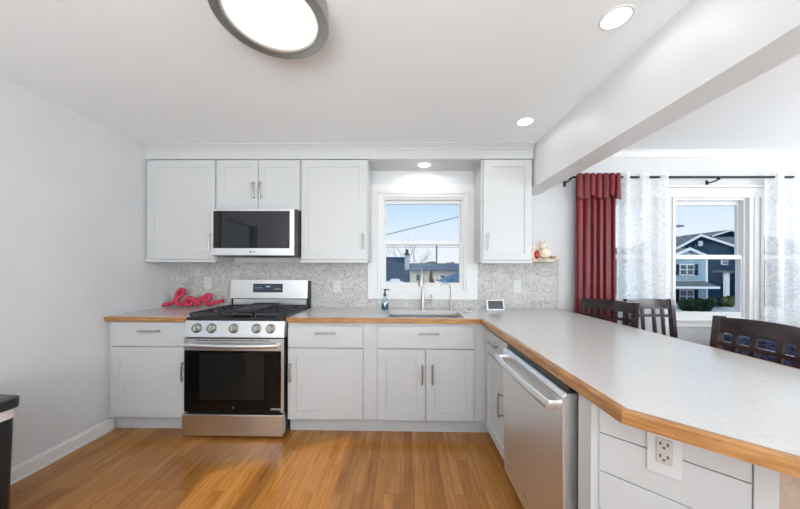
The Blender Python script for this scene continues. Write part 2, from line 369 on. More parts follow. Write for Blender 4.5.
# dropped beam between kitchen and dining area (its bottom at 2.03 m)
b = MB(); P = [(1.128, YB), (1.178, 1.0), (1.178, YR), (1.338, YR), (1.338, 1.0), (1.300, YB)]
b.prism(P, 2.025, ZD); struct('trim_1', b, 'white', label='white dropped beam between kitchen and dining area')
# soffit fascia with crown above the wall cabinets
b = MB(); b.box(XL, -.333, 2.59, YB, 2.285, ZC); b.box(.673, 1.127, 2.59, YB, 2.285, ZC); b.box(-.333, .673, 2.59, YB, 2.268, ZC)
b.box(XL, 1.127, 2.566, 2.59, 2.272, 2.40)
struct('trim_2', b, 'cab', label='white fascia above the wall cabinets')
b = MB(); prof = [(2.566, 2.352), (2.558, 2.352), (2.556, 2.362), (2.535, 2.385), (2.525, 2.39), (2.525, 2.40), (2.566, 2.40)]
b.prism(prof, XL, 1.127, axis='X'); struct('trim_3', b, 'cab', label='white crown moulding above the wall cabinets')
b = MB(); prof = [(YB, 2.398), (YB-.008, 2.398), (YB-.010, 2.406), (YB-.028, 2.445), (YB-.034, 2.448), (YB-.034, 2.46), (YB, 2.46)]
b.prism(prof, 1.302, XR, axis='X'); struct('trim_4', b, 'trim', label='white crown moulding over the dining windows')
b = MB(); prof = [(XL, 0), (XL+.014, 0), (XL+.014, .075), (XL+.008, .092), (XL, .095)]
b.prism(prof, YR, 2.284, axis='Y'); b.box(XL+.014, XL+.026, YR, 2.284, 0, .016, .004); struct('baseboard_left', b, 'trim')
b = MB(); b.box(1.54, XR, YB-.014, YB, 0, .10, .003); struct('baseboard_back', b, 'trim')
b = MB(); b.box(XL+.03, -1.6, YR, YR+.014, 0, .10, .003); b.box(1.2, XR-.02, YR, YR+.014, 0, .10, .003); struct('baseboard_rear', b, 'trim')
# mosaic wall tile
b = MB(); y0 = YB-.008
b.box(XL+.002, -.366, y0, YB, .914, 1.36); b.box(-.366, .711, y0, YB, .914, .998); b.box(.711, 1.505, y0, YB, .914, 1.36)
struct('wall_backsplash', b, 'tile', label='grey mosaic tile backsplash')

# kitchen window
def sash_window(name, x0, x1, z0, z1, split, railw=.036, yy=None, sw=.45):
    y = YB if yy is None else yy
    r = MB(); t = .022       # jamb liner is the frame of the opening
    r.box(x0, x0+t, y, y+.07, z0, z1); r.box(x1-t, x1, y, y+.07, z0, z1); r.box(x0+t, x1-t, y, y+.07, z1-t, z1); r.box(x0+t, x1-t, y, y+.07, z0, z0+t)
    w = struct(name, r, 'trim')
    for nm, a, c, ys in (('upper_sash', split, z1-t, y+.042), ('lower_sash', z0+t, split+.04, y+.010)):
        s_ = MB(); X0, X1 = x0+t, x1-t; k = railw
        s_.box(X0, X0+k*sw, ys, ys+.028, a, c, .002); s_.box(X1-k*sw, X1, ys, ys+.028, a, c, .002)
        s_.box(X0+k*sw, X1-k*sw, ys, ys+.028, c-k, c, .002); s_.box(X0+k*sw, X1-k*sw, ys, ys+.028, a, a+k*1.1, .002)
        so = obj(nm, s_, 'trim', w)
        obj('pane', MB().box(X0+k*sw, X1-k*sw, ys+.012, ys+.015, a+k*1.1, c-k), 'pane', so)
    return w
w1 = sash_window('window_1', *KW, 1.535)
b = MB(); y = YB
cx0, cx1, cz0, cz1 = -.366, .711, .998, 2.13
b.box(cx0, -.228, y-.020, y, cz0, cz1, .002); b.box(.578, cx1, y-.020, y, cz0, cz1, .002); b.box(-.228, .578, y-.020, y, 2.005, cz1, .002); b.box(-.228, .578, y-.020, y, cz0, 1.10, .002)
b.box(-.268, -.246, y-.030, y-.020, 1.072, 2.055, .004); b.box(.600, .622, y-.030, y-.020, 1.072, 2.055, .004); b.box(-.268, .622, y-.030, y-.020, 2.033, 2.055, .004)
obj('casing', b, 'trim', w1)
for i, h in enumerate(DW): 
    w_ = sash_window('window_%d' % (i+2), *h, 1.405, .04, sw=.25)
b = MB(); y = YB; z0, z1 = .822, 2.0
b.box(1.68, 4.22, y-.02, y, z1, 2.095, .003); b.box(1.68, 4.22, y-.045, y, 2.095, 2.115, .004)
for a, c in ((1.68, 1.80), (4.09, 4.22)): b.box(a, c, y-.02, y, z0, z1, .003)
for a, c in ((2.44, 2.615), (3.312, 3.452)):
    b.box(a, c, y-.02, y, z0, z1, .003); b.box(a, a+.03, y-.032, y-.02, z0, z1, .004); b.box(c-.03, c, y-.032, y-.02, z0, z1, .004)
    b.box((a+c)/2-.018, (a+c)/2+.018, y-.028, y-.02, z0, z1, .004)
b.box(1.64, 4.26, y-.045, y, .800, .822, .006); b.box(1.68, 4.22, y-.02, y, .745, .800, .003)
struct('trim_5', b, 'trim', label='white casing and sill around the three dining windows')
# side window in the left wall, beside the viewer
b = MB(); a, c, z0, z1 = LW
b.box(XL-.10, XL, a, a+.03, z0, z1); b.box(XL-.10, XL, c-.03, c, z0, z1); b.box(XL-.10, XL, a+.03, c-.03, z1-.03, z1); b.box(XL-.10, XL, a+.03, c-.03, z0, z0+.03); b.box(XL-.06, XL-.03, a+.03, c-.03, 1.44, 1.48)
b.box(XL, XL+.018, a-.08, a, z0-.08, z1+.08); b.box(XL, XL+.018, c, c+.08, z0-.08, z1+.08); b.box(XL, XL+.018, a, c, z1, z1+.08); b.box(XL, XL+.018, a, c, z0-.08, z0)
w5 = struct('window_5', b, 'trim')
obj('pane', MB().box(XL-.05, XL-.046, a+.03, c-.03, z0+.03, z1-.03), 'pane', w5)
# plain glazing of the walls behind the camera
b = MB()
for a in (-1.5, -.22, 1.04): b.box(a, a+.06, YR-.10, YR-.04, .10, 2.1)
b.box(-1.5, 1.1, YR-.10, YR-.04, .10, .17); b.box(-1.5, 1.1, YR-.10, YR-.04, 2.03, 2.1)
for a in (2.1, 3.07, 4.04): b.box(a, a+.06, YR-.10, YR-.04, .8, 2.1)
b.box(2.1, 4.1, YR-.10, YR-.04, .8, .86); b.box(2.1, 4.1, YR-.10, YR-.04, 2.04, 2.1)
struct('trim_6', b, 'trim', label='white window frames of the rear wall')

# ------------------------------------------------------------------ base cabinets
DF = 2.255   # carcass face; doors stand 20 mm proud
TB, TP = F_back(DF), F_pen(.628)
def base_cab(name, label, x0, x1, fx0=None, fx1=None):
    r = thing(name, label, 'cabinet', ((x0+x1)/2, 2.5, 0), None)
    obj('body', MB().box(x0, x1, DF, YB-.01, .114, .873), 'cab', r)
    obj('toe_kick', MB().box(x0, x1, 2.305, 2.32, 0, .114), 'cab', r)
    return r
c = base_cab('base_cabinet', 'white base cabinet in the corner left of the range, one wide drawer over one door', -2.342, -1.70)
d = obj('drawer', slab(TB, -2.305, -1.712, .680, .868), 'cab', c); obj('handle', pull(TB, -1.985, .803, .17, False), 'nickel', d, smooth=True)
d = obj('door', shaker(TB, -2.305, -1.712, .122, .672), 'cab', c); obj('handle', pull(TB, -1.722, .49, .15), 'nickel', d, smooth=True)
c = base_cab('base_cabinet', 'white base cabinet right of the range, one drawer over one door with left handle', -.914, -.315)
d = obj('drawer', slab(TB, -.908, -.324, .680, .846), 'cab', c); obj('handle', pull(TB, -.61, .797, .16, False), 'nickel', d, smooth=True)
d = obj('door', shaker(TB, -.908, -.324, .122, .672), 'cab', c); obj('handle', pull(TB, -.882, .49, .145), 'nickel', d, smooth=True)
c = thing('sink_cabinet', 'white sink cabinet with a double door under the kitchen window', 'cabinet', (.15, 2.5, 0))
b = MB(); b.box(-.315, .628, DF, 2.259, .114, .873); b.box(-.315, -.30, 2.262, YB-.01, .114, .873); b.box(.613, .628, 2.262, YB-.01, .114, .873); b.box(-.30, .613, YB-.025, YB-.01, .114, .873); b.box(-.30, .613, 2.262, YB-.025, .114, .13)
obj('body', b, 'cab', c); obj('toe_kick', MB().box(-.315, .676, 2.305, 2.32, 0, .114), 'cab', c)
d = obj('drawer', slab(TB, -.208, .536, .680, .846), 'cab', c); obj('handle', pull(TB, .185, .80, .155, False), 'nickel', d, smooth=True)
d = obj('door', shaker(TB, -.208, .160, .122, .672), 'cab', c); obj('handle', pull(TB, .135, .487, .15), 'nickel', d, smooth=True)
d = obj('door', shaker(TB, .167, .536, .122, .672), 'cab', c); obj('handle', pull(TB, .213, .487, .15), 'nickel', d, smooth=True)
# peninsula cabinet, faces the kitchen
c = thing('peninsula_cabinet', 'narrow white cabinet between the inner corner and the dishwasher, drawer over door', 'cabinet', (.9, 1.95, 0))
obj('body', MB().box(.628, 1.22, 1.71, 2.254, .114, .873), 'cab', c)
obj('toe_kick', MB().box(.676, .69, 1.705, 2.304, 0, .114), 'cab', c)
d = obj('drawer', slab(TP, 1.715, 2.16, .690, .846), 'cab', c); obj('handle', pull(TP, 1.95, .79, .15, False), 'nickel', d, smooth=True)
d = obj('door', shaker(TP, 1.715, 2.16, .122, .680), 'cab', c); obj('handle', pull(TP, 1.79, .455, .15), 'nickel', d, smooth=True)

# peninsula end: shiplap on the chamfered corner
c = thing('peninsula_cabinet', 'white shiplap clad chamfered cabinet end of the peninsula below the countertop', 'cabinet', (.9, .8, 0))
P0 = Vector((.632, .955, 0)); DV = Vector((.7071, -.7071, 0)); NV = Vector((-.7071, -.7071, 0))
TC = fr(P0, DV, (0, 0, 1), NV)
b = MB(); b.prism([(.66, 1.03), (.66, .96), (.885, .735), (1.22, .735), (1.22, 1.03)], 0.02, .873); obj('body', b, 'cab', c)
b = MB(); b.box(.612, .66, .957, 1.028, 0, .873, .002); obj('end_post', b, 'cab', c)
b = MB(TC); zz = [0, .145, .268, .391, .514, .637, .760, .873]
for a, k in zip(zz, zz[1:]): b.box(.004, .322, a+.0015, k-.0015, -.014, 0, .0015)
obj('shiplap_panel', b, 'cab', c)
b = MB(TC); b.box(.323, .362, 0, .873, -.014, .004, .002); obj('corner_post', b, 'cab', c)
b = MB(); b.box(.90, 1.22, .708, .734, 0, .873); obj('end_panel', b, 'shelfwood', c)
b = MB(); b.box(1.222, 1.240, .72, 2.254, 0, .873); obj('back_panel', b, 'cab', c)

# countertops
c = obj('countertop', MB().prism([(XL+.001, YB-.009), (XL+.001, 2.233), (-1.703, 2.233), (-1.703, YB-.009)], .875, .914), 'counter')
meta(c, 'short white laminate countertop in the corner left of the range', 'countertop')
obj('wood_edge', MB().box(XL+.001, -1.703, 2.213, 2.233, .875, .913, .006, 3), 'edgewood', c, smooth=True)
T_ = .020
outer = [(-.912, 2.213), (.581, 2.213), (.581, .783), (.994, .37), (1.515, .37), (1.515, YB-.002)]
def inset(poly, d):
    out = []
    for i, p in enumerate(poly):
        p = Vector(p); dirs = []
        if i > 0: a = (p-Vector(poly[i-1])).normalized(); dirs.append(Vector((-a.y, a.x)))
        if i < len(poly)-1: a = (Vector(poly[i+1])-p).normalized(); dirs.append(Vector((-a.y, a.x)))
        if len(dirs) == 1: out.append(tuple(p+dirs[0]*d))
        else:
            m_ = (dirs[0]+dirs[1]).normalized(); out.append(tuple(p+m_*d/m_.dot(dirs[0])))
    return out
inn = inset(outer, T_)
sx0, sx1, sy0, sy1 = -.135, .472, 2.266, 2.650
b = MB(); yb = YB-.009; zt, zb = .914, .875
x0 = -.912; xi = inn[1][0]
b.box(x0, sx0, inn[0][1], yb, zb, zt); b.box(sx0, sx1, inn[0][1], sy0, zb, zt); b.box(sx0, sx1, sy1, yb, zb, zt); b.box(sx1, xi, inn[1][1], yb, zb, zt)
b.prism([(xi, yb), inn[2], inn[3], inn[4], (inn[5][0], yb)], zb, zt)
c = obj('countertop', b, 'counter'); meta(c, 'long white laminate countertop running over the sink and the peninsula', 'countertop')
prof = [(0, .875), (0, .9135), (.004, .914), (T_, .914), (T_, .875)]   # inset, z
def offs(d): return inset(outer, d)
b = MB(); rings = []
lay = [offs(T_*k) for k in (0, .3, 1)]
for i in range(len(outer)):
    rings.append([(*lay[0][i], .877), (*lay[0][i], .908), (*lay[1][i], .914), (*lay[2][i], .914), (*lay[2][i], .875), (*lay[1][i], .875)])
b.loops(rings); obj('wood_edge', b, 'edgewood', c)

# sink, taps
c = thing('sink', 'stainless undermount sink set in the countertop under the window', 'sink', (.16, 2.46, .7))
b = MB(); z0 = .70; t = .004
b.box(sx0-.02, sx0+.003, sy0-.005, sy1+.02, z0, .874); b.box(sx1-.003, sx1+.02, sy0-.005, sy1+.02, z0, .874)
b.box(sx0, sx1, sy0-.005, sy0+.003, z0, .874); b.box(sx0, sx1, sy1-.003, sy1+.02, z0, .874); b.box(sx0-.02, sx1+.02, sy0-.005, sy1+.02, z0-.01, z0)
obj('basin', b, 'sink', c)
obj('drain', MB().lathe([(0, .7005), (.04, .7005), (.042, .704), (.03, .706), (.028, .702), (0, .702)], (.16, 2.47, 0)), 'nickel', c, smooth=True)
c = thing('faucet', 'brushed nickel pull-down kitchen faucet behind the sink', 'faucet', (.168, 2.72, .914))
b = MB(); b.lathe([(.030, .914), (.030, .918), (.024, .925), (.0215, .96), (.018, 1.02), (.012, 1.09), (.010, 1.16)], (.168, 2.72, 0)); obj('body', b, 'nickel', c, smooth=True)
pts = [(.168, 2.72, 1.15), (.166, 2.72, 1.21)]+[(.165-.018*math.sin(a/2), 2.72-.085+.085*math.cos(a), 1.21+.085*math.sin(a)) for a in [PI*k/14 for k in range(1, 13)]]
b = MB().tube(pts, .0095, 14); obj('spout', b, 'nickel', c, smooth=True)
b = MB().tube([(.148, 2.553, 1.270), (.145, 2.546, 1.235), (.141, 2.539, 1.18), (.140, 2.537, 1.145)], [.012, .0165, .023, .025], 16); obj('spray_head', b, 'nickel', c, smooth=True)
b = MB().tube([(.185, 2.72, .985), (.225, 2.718, .985), (.243, 2.716, .992), (.248, 2.714, 1.02), (.249, 2.712, 1.06)], [.011, .011, .010, .008, .006], 12); obj('handle', b, 'nickel', c, smooth=True)
c = thing('filter_tap', 'thin brushed nickel filtered water tap right of the faucet', 'faucet', (.43, 2.74, .914))
b = MB(); b.lathe([(.020, .914), (.020, .918), (.013, .925), (.012, .985), (.006, .99)], (.43, 2.74, 0)); obj('body', b, 'nickel', c, smooth=True)
pts = [(.43, 2.74, .985), (.43, 2.74, 1.11)]+[(.43-.052+.052*math.cos(a), 2.74-.03*math.sin(a/2), 1.11+.052*math.sin(a)) for a in [PI*k/12 for k in range(1, 11)]]
obj('spout', MB().tube(pts, .0055, 10), 'nickel', c, smooth=True)
obj('handle', MB().tube([(.44, 2.738, .955), (.478, 2.735, .958)], [.007, .005], 8), 'nickel', c, smooth=True)
# soap bottle
c = thing('soap_bottle', 'clear soap pump bottle with blue liquid and black pump left of the sink', 'bottle', (-.186, 2.70, .914))
obj('bottle_body', MB().lathe([(.030, .9145), (.033, .918), (.033, 1.00), (.028, 1.018), (.012, 1.03), (.011, 1.045)], (-.186, 2.70, 0)), 'bottle', c, smooth=True)
obj('liquid', MB().lathe([(.030, .917), (.0315, .92), (.0315, .962), (.0, .962)], (-.186, 2.70, 0)), 'soap', c, smooth=True)
b = MB(); b.lathe([(.014, 1.04), (.014, 1.065), (.008, 1.068), (.006, 1.09), (.012, 1.092), (.012, 1.105), (0, 1.108)], (-.186, 2.70, 0)); b.tube([(-.186, 2.70, 1.10), (-.15, 2.69, 1.102), (-.142, 2.688, 1.096)], .005, 8); obj('pump', b, 'soap_cap', c, smooth=True)
# little disc right of the sink
c = thing('sink_stopper', 'small flat grey sink stopper on the countertop right of the sink', 'stopper', (.575, 2.60, .914))
obj('disc', MB().lathe([(.045, .9145), (.047, .918), (.043, .922), (.02, .923), (0, .923)], (.575, 2.60, 0)), 'plate', c, smooth=True); obj('knob', MB().lathe([(.010, .922), (.008, .930), (.012, .936), (0, .938)], (.575, 2.60, 0)), 'nickel', c, smooth=True)
# smart display
c = thing('smart_display', 'small white framed tablet display with black screen on the countertop', 'tablet', (.835, 2.66, .914))
R = Matrix.Rotation(math.radians(-16), 3, 'X')
TD = Matrix.Translation((.835, 2.66, .920)) @ Matrix.Rotation(math.radians(4), 4, 'Z') @ Matrix.Rotation(math.radians(-14), 4, 'X')
b = MB(TD); b.box(-.083, .083, 0, .012, 0, .098, .005, 3); obj('bezel', b, 'display_white', c, smooth=True)
obj('screen', MB(TD).box(-.070, .070, -.001, .002, .012, .088), 'screen', c)
b = MB(); b.prism([(2.668, .915), (2.735, .915), (2.735, .93), (2.70, .965), (2.69, .965)], .785, .885, .003, axis='X'); obj('stand_base', b, 'display_white', c)
# "love" lettering
c = obj
def zx(x): return (128+x/7.85-405)*2.765/289
def zz_(y): return .9335+(300-y)/827
L = [(243, 299), (268, 294), (300, 290), (345, 268), (385, 235), (418, 200), (420, 178), (400, 172), (374, 192), (360, 230), (362, 268), (378, 292), (405, 290), (428, 268), (448, 247), (472, 240), (490, 262), (478, 290), (452, 296), (438, 276), (447, 252), (470, 243), (500, 250), (515, 262), (522, 296), (545, 268), (552, 240), (568, 246), (592, 258), (620, 246), (632, 226), (618, 212), (598, 222), (586, 252), (596, 284), (622, 290), (652, 279), (690, 271), (735, 260)]
pts = catmull([(zx(x), 2.765+.006*math.sin(i*1.7), zz_(y)) for i, (x, y) in enumerate(L)], 5)
b = MB().tube(pts, .0185, 10); lv = obj('love_sign', b, 'red', smooth=True)
meta(lv, 'red cursive sign reading love standing on the countertop left of the range', 'sign')

# outlets on the tile
def outlet(x, z, w, h, label, toggle=False, horiz=False):
    r = thing('wall_outlet', label, 'outlet', (x, y0, z), 'wall plates on the backsplash')
    obj('plate', MB().box(x-w/2, x+w/2, YB-.014, YB-.0085, z-h/2, z+h/2, .002), 'plate', r)
    b = MB()
    for s_ in (-.02, .02): b.box(x-.016, x+.016, YB-.017, YB-.014, z+s_-.014, z+s_+.014, .003)
    f_ = obj('receptacle', b, 'plate', r)
    for s_ in (-.02, .02):
        for q in (-.006, .006): obj('slot', MB().box(x+q-.0012, x+q+.0012, YB-.0175, YB-.0169, z+s_-.002, z+s_+.007), 'slot', f_)
outlet(-1.965, 1.15, .075, .118, 'white outlet plate on the tile above the red love sign')
outlet(-.675, 1.12, .075, .118, 'white outlet plate on the tile between range and window')
outlet(1.10, 1.13, .075, .118, 'white outlet plate on the tile above the tablet display')
# outlet on the shiplap
r = thing('wall_outlet', 'white outlet plate with ivory receptacle on the shiplap peninsula end', 'outlet', tuple(P0+DV*.165+Vector((0, 0, .79))))
TO = fr(P0+DV*.161+NV*.0+Vector((0, 0, .772)), DV, (0, 0, 1), NV)
obj('plate', MB(TO).box(-.038, .038, -.070, .066, .001, .008, .002), 'plate', r)
f_ = obj('receptacle', MB(TO).box(-.0175, .0175, -.036, .036, .008, .012, .002), 'recept', r)
for v_ in (-.018, .017):
    for q in (-.008, .008): obj('slot', MB(TO).box(q-.0022, q+.0022, v_, v_+.009, .0118, .0126), 'slot', f_)
    obj('slot', MB(TO).box(-.003, .003, v_-.009, v_-.003, .0118, .0126), 'slot', f_)

# ------------------------------------------------------------------ wall cabinets
UF = 2.586; TU = F_back(UF)
def wall_cab(label, x0, x1, z0, doors, handles, rail=True):
    r = thing('wall_cabinet', label, 'cabinet', ((x0+x1)/2, 2.72, z0), 'white wall cabinets')
    b = MB(); b.box(x0, x1, UF, YB-.022, z0, 2.270); obj('body', b, 'cab', r)
    for (a, c), hd in zip(doors, handles):
        d = obj('door', shaker(TU, a, c, z0+.016 if rail else z0+.006, 2.264, .062), 'cab', r)
        obj('handle', pull(TU, hd[0], hd[1], hd[2]), 'nickel', d, smooth=True)
    if rail: obj('light_rail', MB().box(x0, x1, UF-.022, UF, z0-.012, z0+.012, .003), 'cab', r)
    return r
wall_cab('white wall cabinet at the left corner, left of the microwave', XL+.002, -1.699, 1.36, [(-2.322, -1.708)], [(-1.735, 1.53, .15)])
wall_cab('short white wall cabinet with two doors above the microwave', -1.697, -.936, 1.812, [(-1.688, -1.320), (-1.314, -.944)], [(-1.35, 1.99, .15), (-1.288, 1.99, .15)], False)
wall_cab('white wall cabinet between the microwave and the kitchen window', -.934, -.333, 1.36, [(-.926, -.341)], [(-.372, 1.538, .14)])
wall_cab('white wall cabinet right of the kitchen window, beside the beam', .673, 1.123, 1.36, [(.690, 1.115)], [(.729, 1.538, .15)])

# small shelf with figurines
sh = obj('wall_shelf', MB().prism([(1.127, YB-.009), (1.127, 2.62), (1.37, 2.66), (1.45, 2.74), (1.46, YB-.009)], 1.362, 1.392, .003), 'shelfwood'); meta(sh, 'small wooden shelf on the wall right of the last wall cabinet', 'shelf')
c = thing('figurine', 'cream figurine with a red front on the small wooden shelf', 'figurine', (1.205, 2.74, 1.392))
obj('body', MB().lathe([(.034, 1.3925), (.042, 1.41), (.038, 1.45), (.022, 1.485), (.014, 1.49)], (1.20, 2.74, 0)), 'ceramic', c, smooth=True)
obj('apron', MB().sph((1.222, 2.70, 1.435), (.026, .016, .044)), 'redceramic', c, smooth=True)
obj('head', MB().sph((1.20, 2.74, 1.508), (.026, .024, .028)), 'ceramic', c, smooth=True)
b = MB()
for s_ in (-1, 1): b.tube([(1.20+s_*.010, 2.74, 1.525), (1.20+s_*.018, 2.742, 1.56), (1.20+s_*.022, 2.745, 1.585)], [.006, .008, .003], 8)
obj('ears', b, 'ceramic', c, smooth=True)
c = thing('figurine', 'small cream animal figurine sitting at the right end of the wooden shelf', 'figurine', (1.29, 2.74, 1.392))
obj('body', MB().sph((1.315, 2.74, 1.445), (.058, .035, .053)), 'ceramic', c, smooth=True)
obj('head', MB().sph((1.285, 2.728, 1.515), (.030, .028, .032)), 'ceramic', c, smooth=True)
b = MB()
for s_ in (-1, 1): b.tube([(1.285+s_*.014, 2.73, 1.535), (1.285+s_*.022, 2.73, 1.575)], [.007, .002], 8)
obj('ears', b, 'tan', c, smooth=True); obj('basket', MB().lathe([(.018, 1.393), (.026, 1.41), (.028, 1.42), (.02, 1.42), (.0, 1.41)], (1.372, 2.70, 0)), 'tan', c, smooth=True)
c = thing('figurine', 'tall tan figurine half hidden behind the last wall cabinet', 'figurine', (1.165, 2.80, 1.392))
obj('body', MB().lathe([(.024, 1.3925), (.020, 1.45), (.013, 1.55), (.012, 1.60)], (1.17, 2.815, 0)), 'tan', c, smooth=True)
obj('head', MB().sph((1.172, 2.815, 1.63), (.022, .02, .036)), 'tan', c, smooth=True)

# ------------------------------------------------------------------ range
c = thing('gas_range', 'stainless steel gas range with black oven glass between the base cabinets', 'range', (-1.31, 2.5, 0))
x0, x1 = -1.692, -.922
b = MB(); b.box(x0+.006, x1-.004, 2.235, 2.855, .03, .895, .003); obj('body', b, 'black', c)
for q in (x0+.05, x1-.05):
    for yy in (2.28, 2.80): obj('foot', MB().lathe([(.018, 0), (.018, .008), (.010, .012), (.010, .031)], (q, yy, 0), 12), 'black', c, smooth=True)
obj('storage_drawer', MB().box(x0, x1, 2.168, 2.234, .022, .182, .004), 'steel', c)
b = MB(); b.box(x0, x1, 2.198, 2.234, .192, .752, .003)
dr = obj('oven_door', b, 'black', c)
obj('top_trim', MB().box(x0, x1, 2.190, 2.198, .662, .753, .002), 'steel', dr)
obj('door_glass', MB().box(x0+.002, x1-.022, 2.191, 2.198, .192, .660, .001), 'glass_black', dr)
obj('side_trim', MB().box(x1-.020, x1, 2.190, 2.198, .192, .660, .001), 'steel', dr)
obj('oven_window', MB().box(x0+.12, x1-.15, 2.1895, 2.191, .29, .645), 'oven_window', dr)
b = MB()
for k in range(5): b.box(-1.018+k*.012, -1.010+k*.012, 2.190, 2.1912, .213, .225)
b.box(-.956, -.944, 2.190, 2.1912, .211, .227); obj('logo_mark', b, 'mark', dr)
obj('logo_mark', MB().lathe([(0, 2.1905), (.008, 2.1905), (.008, 2.1912), (0, 2.1912)], (-1.31, 0, .226), 16, 'Y'), mat('faint_mark', (.12, .12, .12), .5), dr)
pts = [(x0+.03+(x1-x0-.06)*k/16, 2.150-.012*(1-(k/8-1)**2), .712-.004*(1-(k/8-1)**2)) for k in range(17)]
b = MB().tube(pts, .016, 12, sq=(.9, 1.1))
for q in (x0+.045, x1-.045): b.box(q-.014, q+.014, 2.155, 2.192, .700, .724, .004)
obj('handle', b, 'steel', dr, smooth=True)
b = MB()
for a, k in ((-1.60, -1.50), (-1.49, -1.14), (-1.13, -1.03)): b.box(a, k, 2.1892, 2.1902, .738, .743)
obj('vent_slots', b, 'black', dr)
# control panel, leaning back
cp = MB(); cp.prism([(2.184, .768), (2.206, .888), (2.25, .888), (2.25, .762), (2.19, .762)], x0, x1, .002, axis='X'); pnl = obj('control_panel', cp, 'steel', c)
tilt = math.atan2(.022, .12)
for px in (-1.595, -1.480, -1.310, -1.134, -1.025):
    zc = .832; yc = 2.184+.022*(zc-.768)/.12
    TK = Matrix.Translation((px, yc, zc)) @ Matrix.Rotation(PI/2-tilt, 4, 'X')
    k = obj('knob', MB(TK).lathe([(.033, -.002), (.033, .004), (.029, .005), (.028, .024), (.024, .028), (0, .028)], n=24), 'knob', pnl, smooth=True)
    obj('knob_skirt', MB(TK).lathe([(.037, -.001), (.037, .003), (.031, .0035), (.0, .0035)], n=24), 'knob_dark', k, smooth=True)
    k2 = MB(TK); k2.box(-.005, .005, -.023, .023, .026, .036, .002); obj('knob_grip', k2, 'knob', k)
# cooktop
obj('cooktop', MB().box(x0+.002, x1-.002, 2.212, 2.795, .890, .912, .004), 'black', c)
for (bx, by, br) in ((-1.565, 2.36, .045), (-1.565, 2.64, .038), (-1.045, 2.36, .045), (-1.045, 2.64, .035), (-1.305, 2.50, .04)):
    obj('burner', MB().lathe([(br+.015, .912), (br+.012, .918), (br, .920), (br, .928), (br-.008, .932), (0, .932)], (bx, by, 0)), 'iron', c, smooth=True)
def grate(gx0, gx1):
    b = MB(); z = .940; gy0, gy1 = 2.228, 2.775; w = .011
    for q in (gx0, gx1-w): b.box(q, q+w, gy0, gy1, z-.012, z+.006, .002)
    for q in (gy0, gy1-w, (gy0+gy1)/2-w/2): b.box(gx0, gx1, q, q+w, z-.012, z+.006, .002)
    for cy in ((gy0*3+gy1)/4, (gy0+gy1*3)/4):
        cx = (gx0+gx1)/2
        for s_ in (-1, 1):
            b.box(min(cx+s_*.03, cx+s_*.12), max(cx+s_*.03, cx+s_*.12), cy-.005, cy+.005, z-.01, z+.008, .002)
            b.box(cx-.005, cx+.005, min(cy+s_*.03, cy+s_*.13), max(cy+s_*.03, cy+s_*.13), z-.01, z+.008, .002)
    for q in (gx0+.005, gx1-.017):
        for r_ in (gy0+.003, gy1-.015): b.box(q, q+.012, r_, r_+.012, .911, z-.01)
    return b
obj('grate', grate(-1.680, -1.440), 'iron', c); obj('grate', grate(-1.174, -.934), 'iron', c); obj('grate', grate(-1.436, -1.178), 'iron', c)
b = MB(); b.box(-1.415, -1.20, 2.27, 2.74, .948, .956, .003); b.box(-1.42, -1.195, 2.265, 2.275, .948, .966, .002); b.box(-1.42, -1.195, 2.735, 2.745, .948, .966, .002); b.box(-1.42, -1.41, 2.265, 2.745, .948, .966, .002); b.box(-1.205, -1.195, 2.265, 2.745, .948, .966, .002)
obj('griddle', b, M['iron'], c)
# backguard
b = MB(); b.box(x0-.005, x1-.006, 2.80, 2.855, .90, 1.175, .004); bgd = obj('backguard', b, 'black', c)
obj('lower_panel', MB().box(x0+.02, x1-.035, 2.795, 2.80, .915, .995), 'steel', bgd)
cpb = MB(); cpb.prism([(2.778, 1.005), (2.788, 1.183), (2.82, 1.183), (2.82, 1.005)], x0-.006, x1-.022, .004, axis='X'); fp = obj('fascia', cpb, 'steel', bgd)
TL = Matrix.Translation((-1.328, 2.7845, 1.105)) @ Matrix.Rotation(-math.atan2(.010, .178), 4, 'X')
ds = obj('display', MB(TL).box(-.145, .145, -.003, .004, -.042, .042, .001), 'display', fp)
b = MB(TL)
for q in (-.018, -.008, .004, .014): b.box(q, q+.007, -.0045, -.003, .008, .022)
obj('clock_digits', b, 'lcd', ds)
for q in range(4):
    obj('button', MB(TL).box(-.12+q*.018, -.11+q*.018, -.004, -.003, -.002, .006), 'mark', ds); obj('button', MB(TL).box(.06+q*.018, .07+q*.018, -.004, -.003, -.012, -.004), 'mark', ds)

# ------------------------------------------------------------------ microwave
c = thing('microwave', 'stainless over-the-range microwave with dark glass door below the short cabinet', 'microwave', (-1.31, 2.68, 1.405))
b = MB(); b.box(-1.692, -.938, 2.508, YB-.022, 1.402, 1.810, .003); obj('body', b, 'black', c)
d = obj('door', MB().box(-1.684, -.958, 2.478, 2.506, 1.406, 1.803, .003), 'steel', c)
obj('door_glass', MB().box(-1.660, -.995, 2.4745, 2.479, 1.468, 1.790, .001), 'micro_glass', d)
obj('emblem', MB().lathe([(0, 2.4765), (.010, 2.4765), (.010, 2.478), (0, 2.478)], (-1.335, 0, 1.437), 18, 'Y'), 'knob', d)
b = MB()
for k in range(3): b.box(-1.318+k*.010, -1.311+k*.010, 2.4768, 2.4778, 1.432, 1.442)
obj('logo_letters', b, 'knob', d)
b = MB()
for k in range(3): b.box(-1.45+k*.13, -1.35+k*.13, 2.56, 2.78, 1.3985, 1.402)
obj('vent_grille', b, 'iron', c)
obj('top_vent', MB().box(-1.684, -.958, 2.482, 2.507, 1.8035, 1.810, .001), 'steel', c)

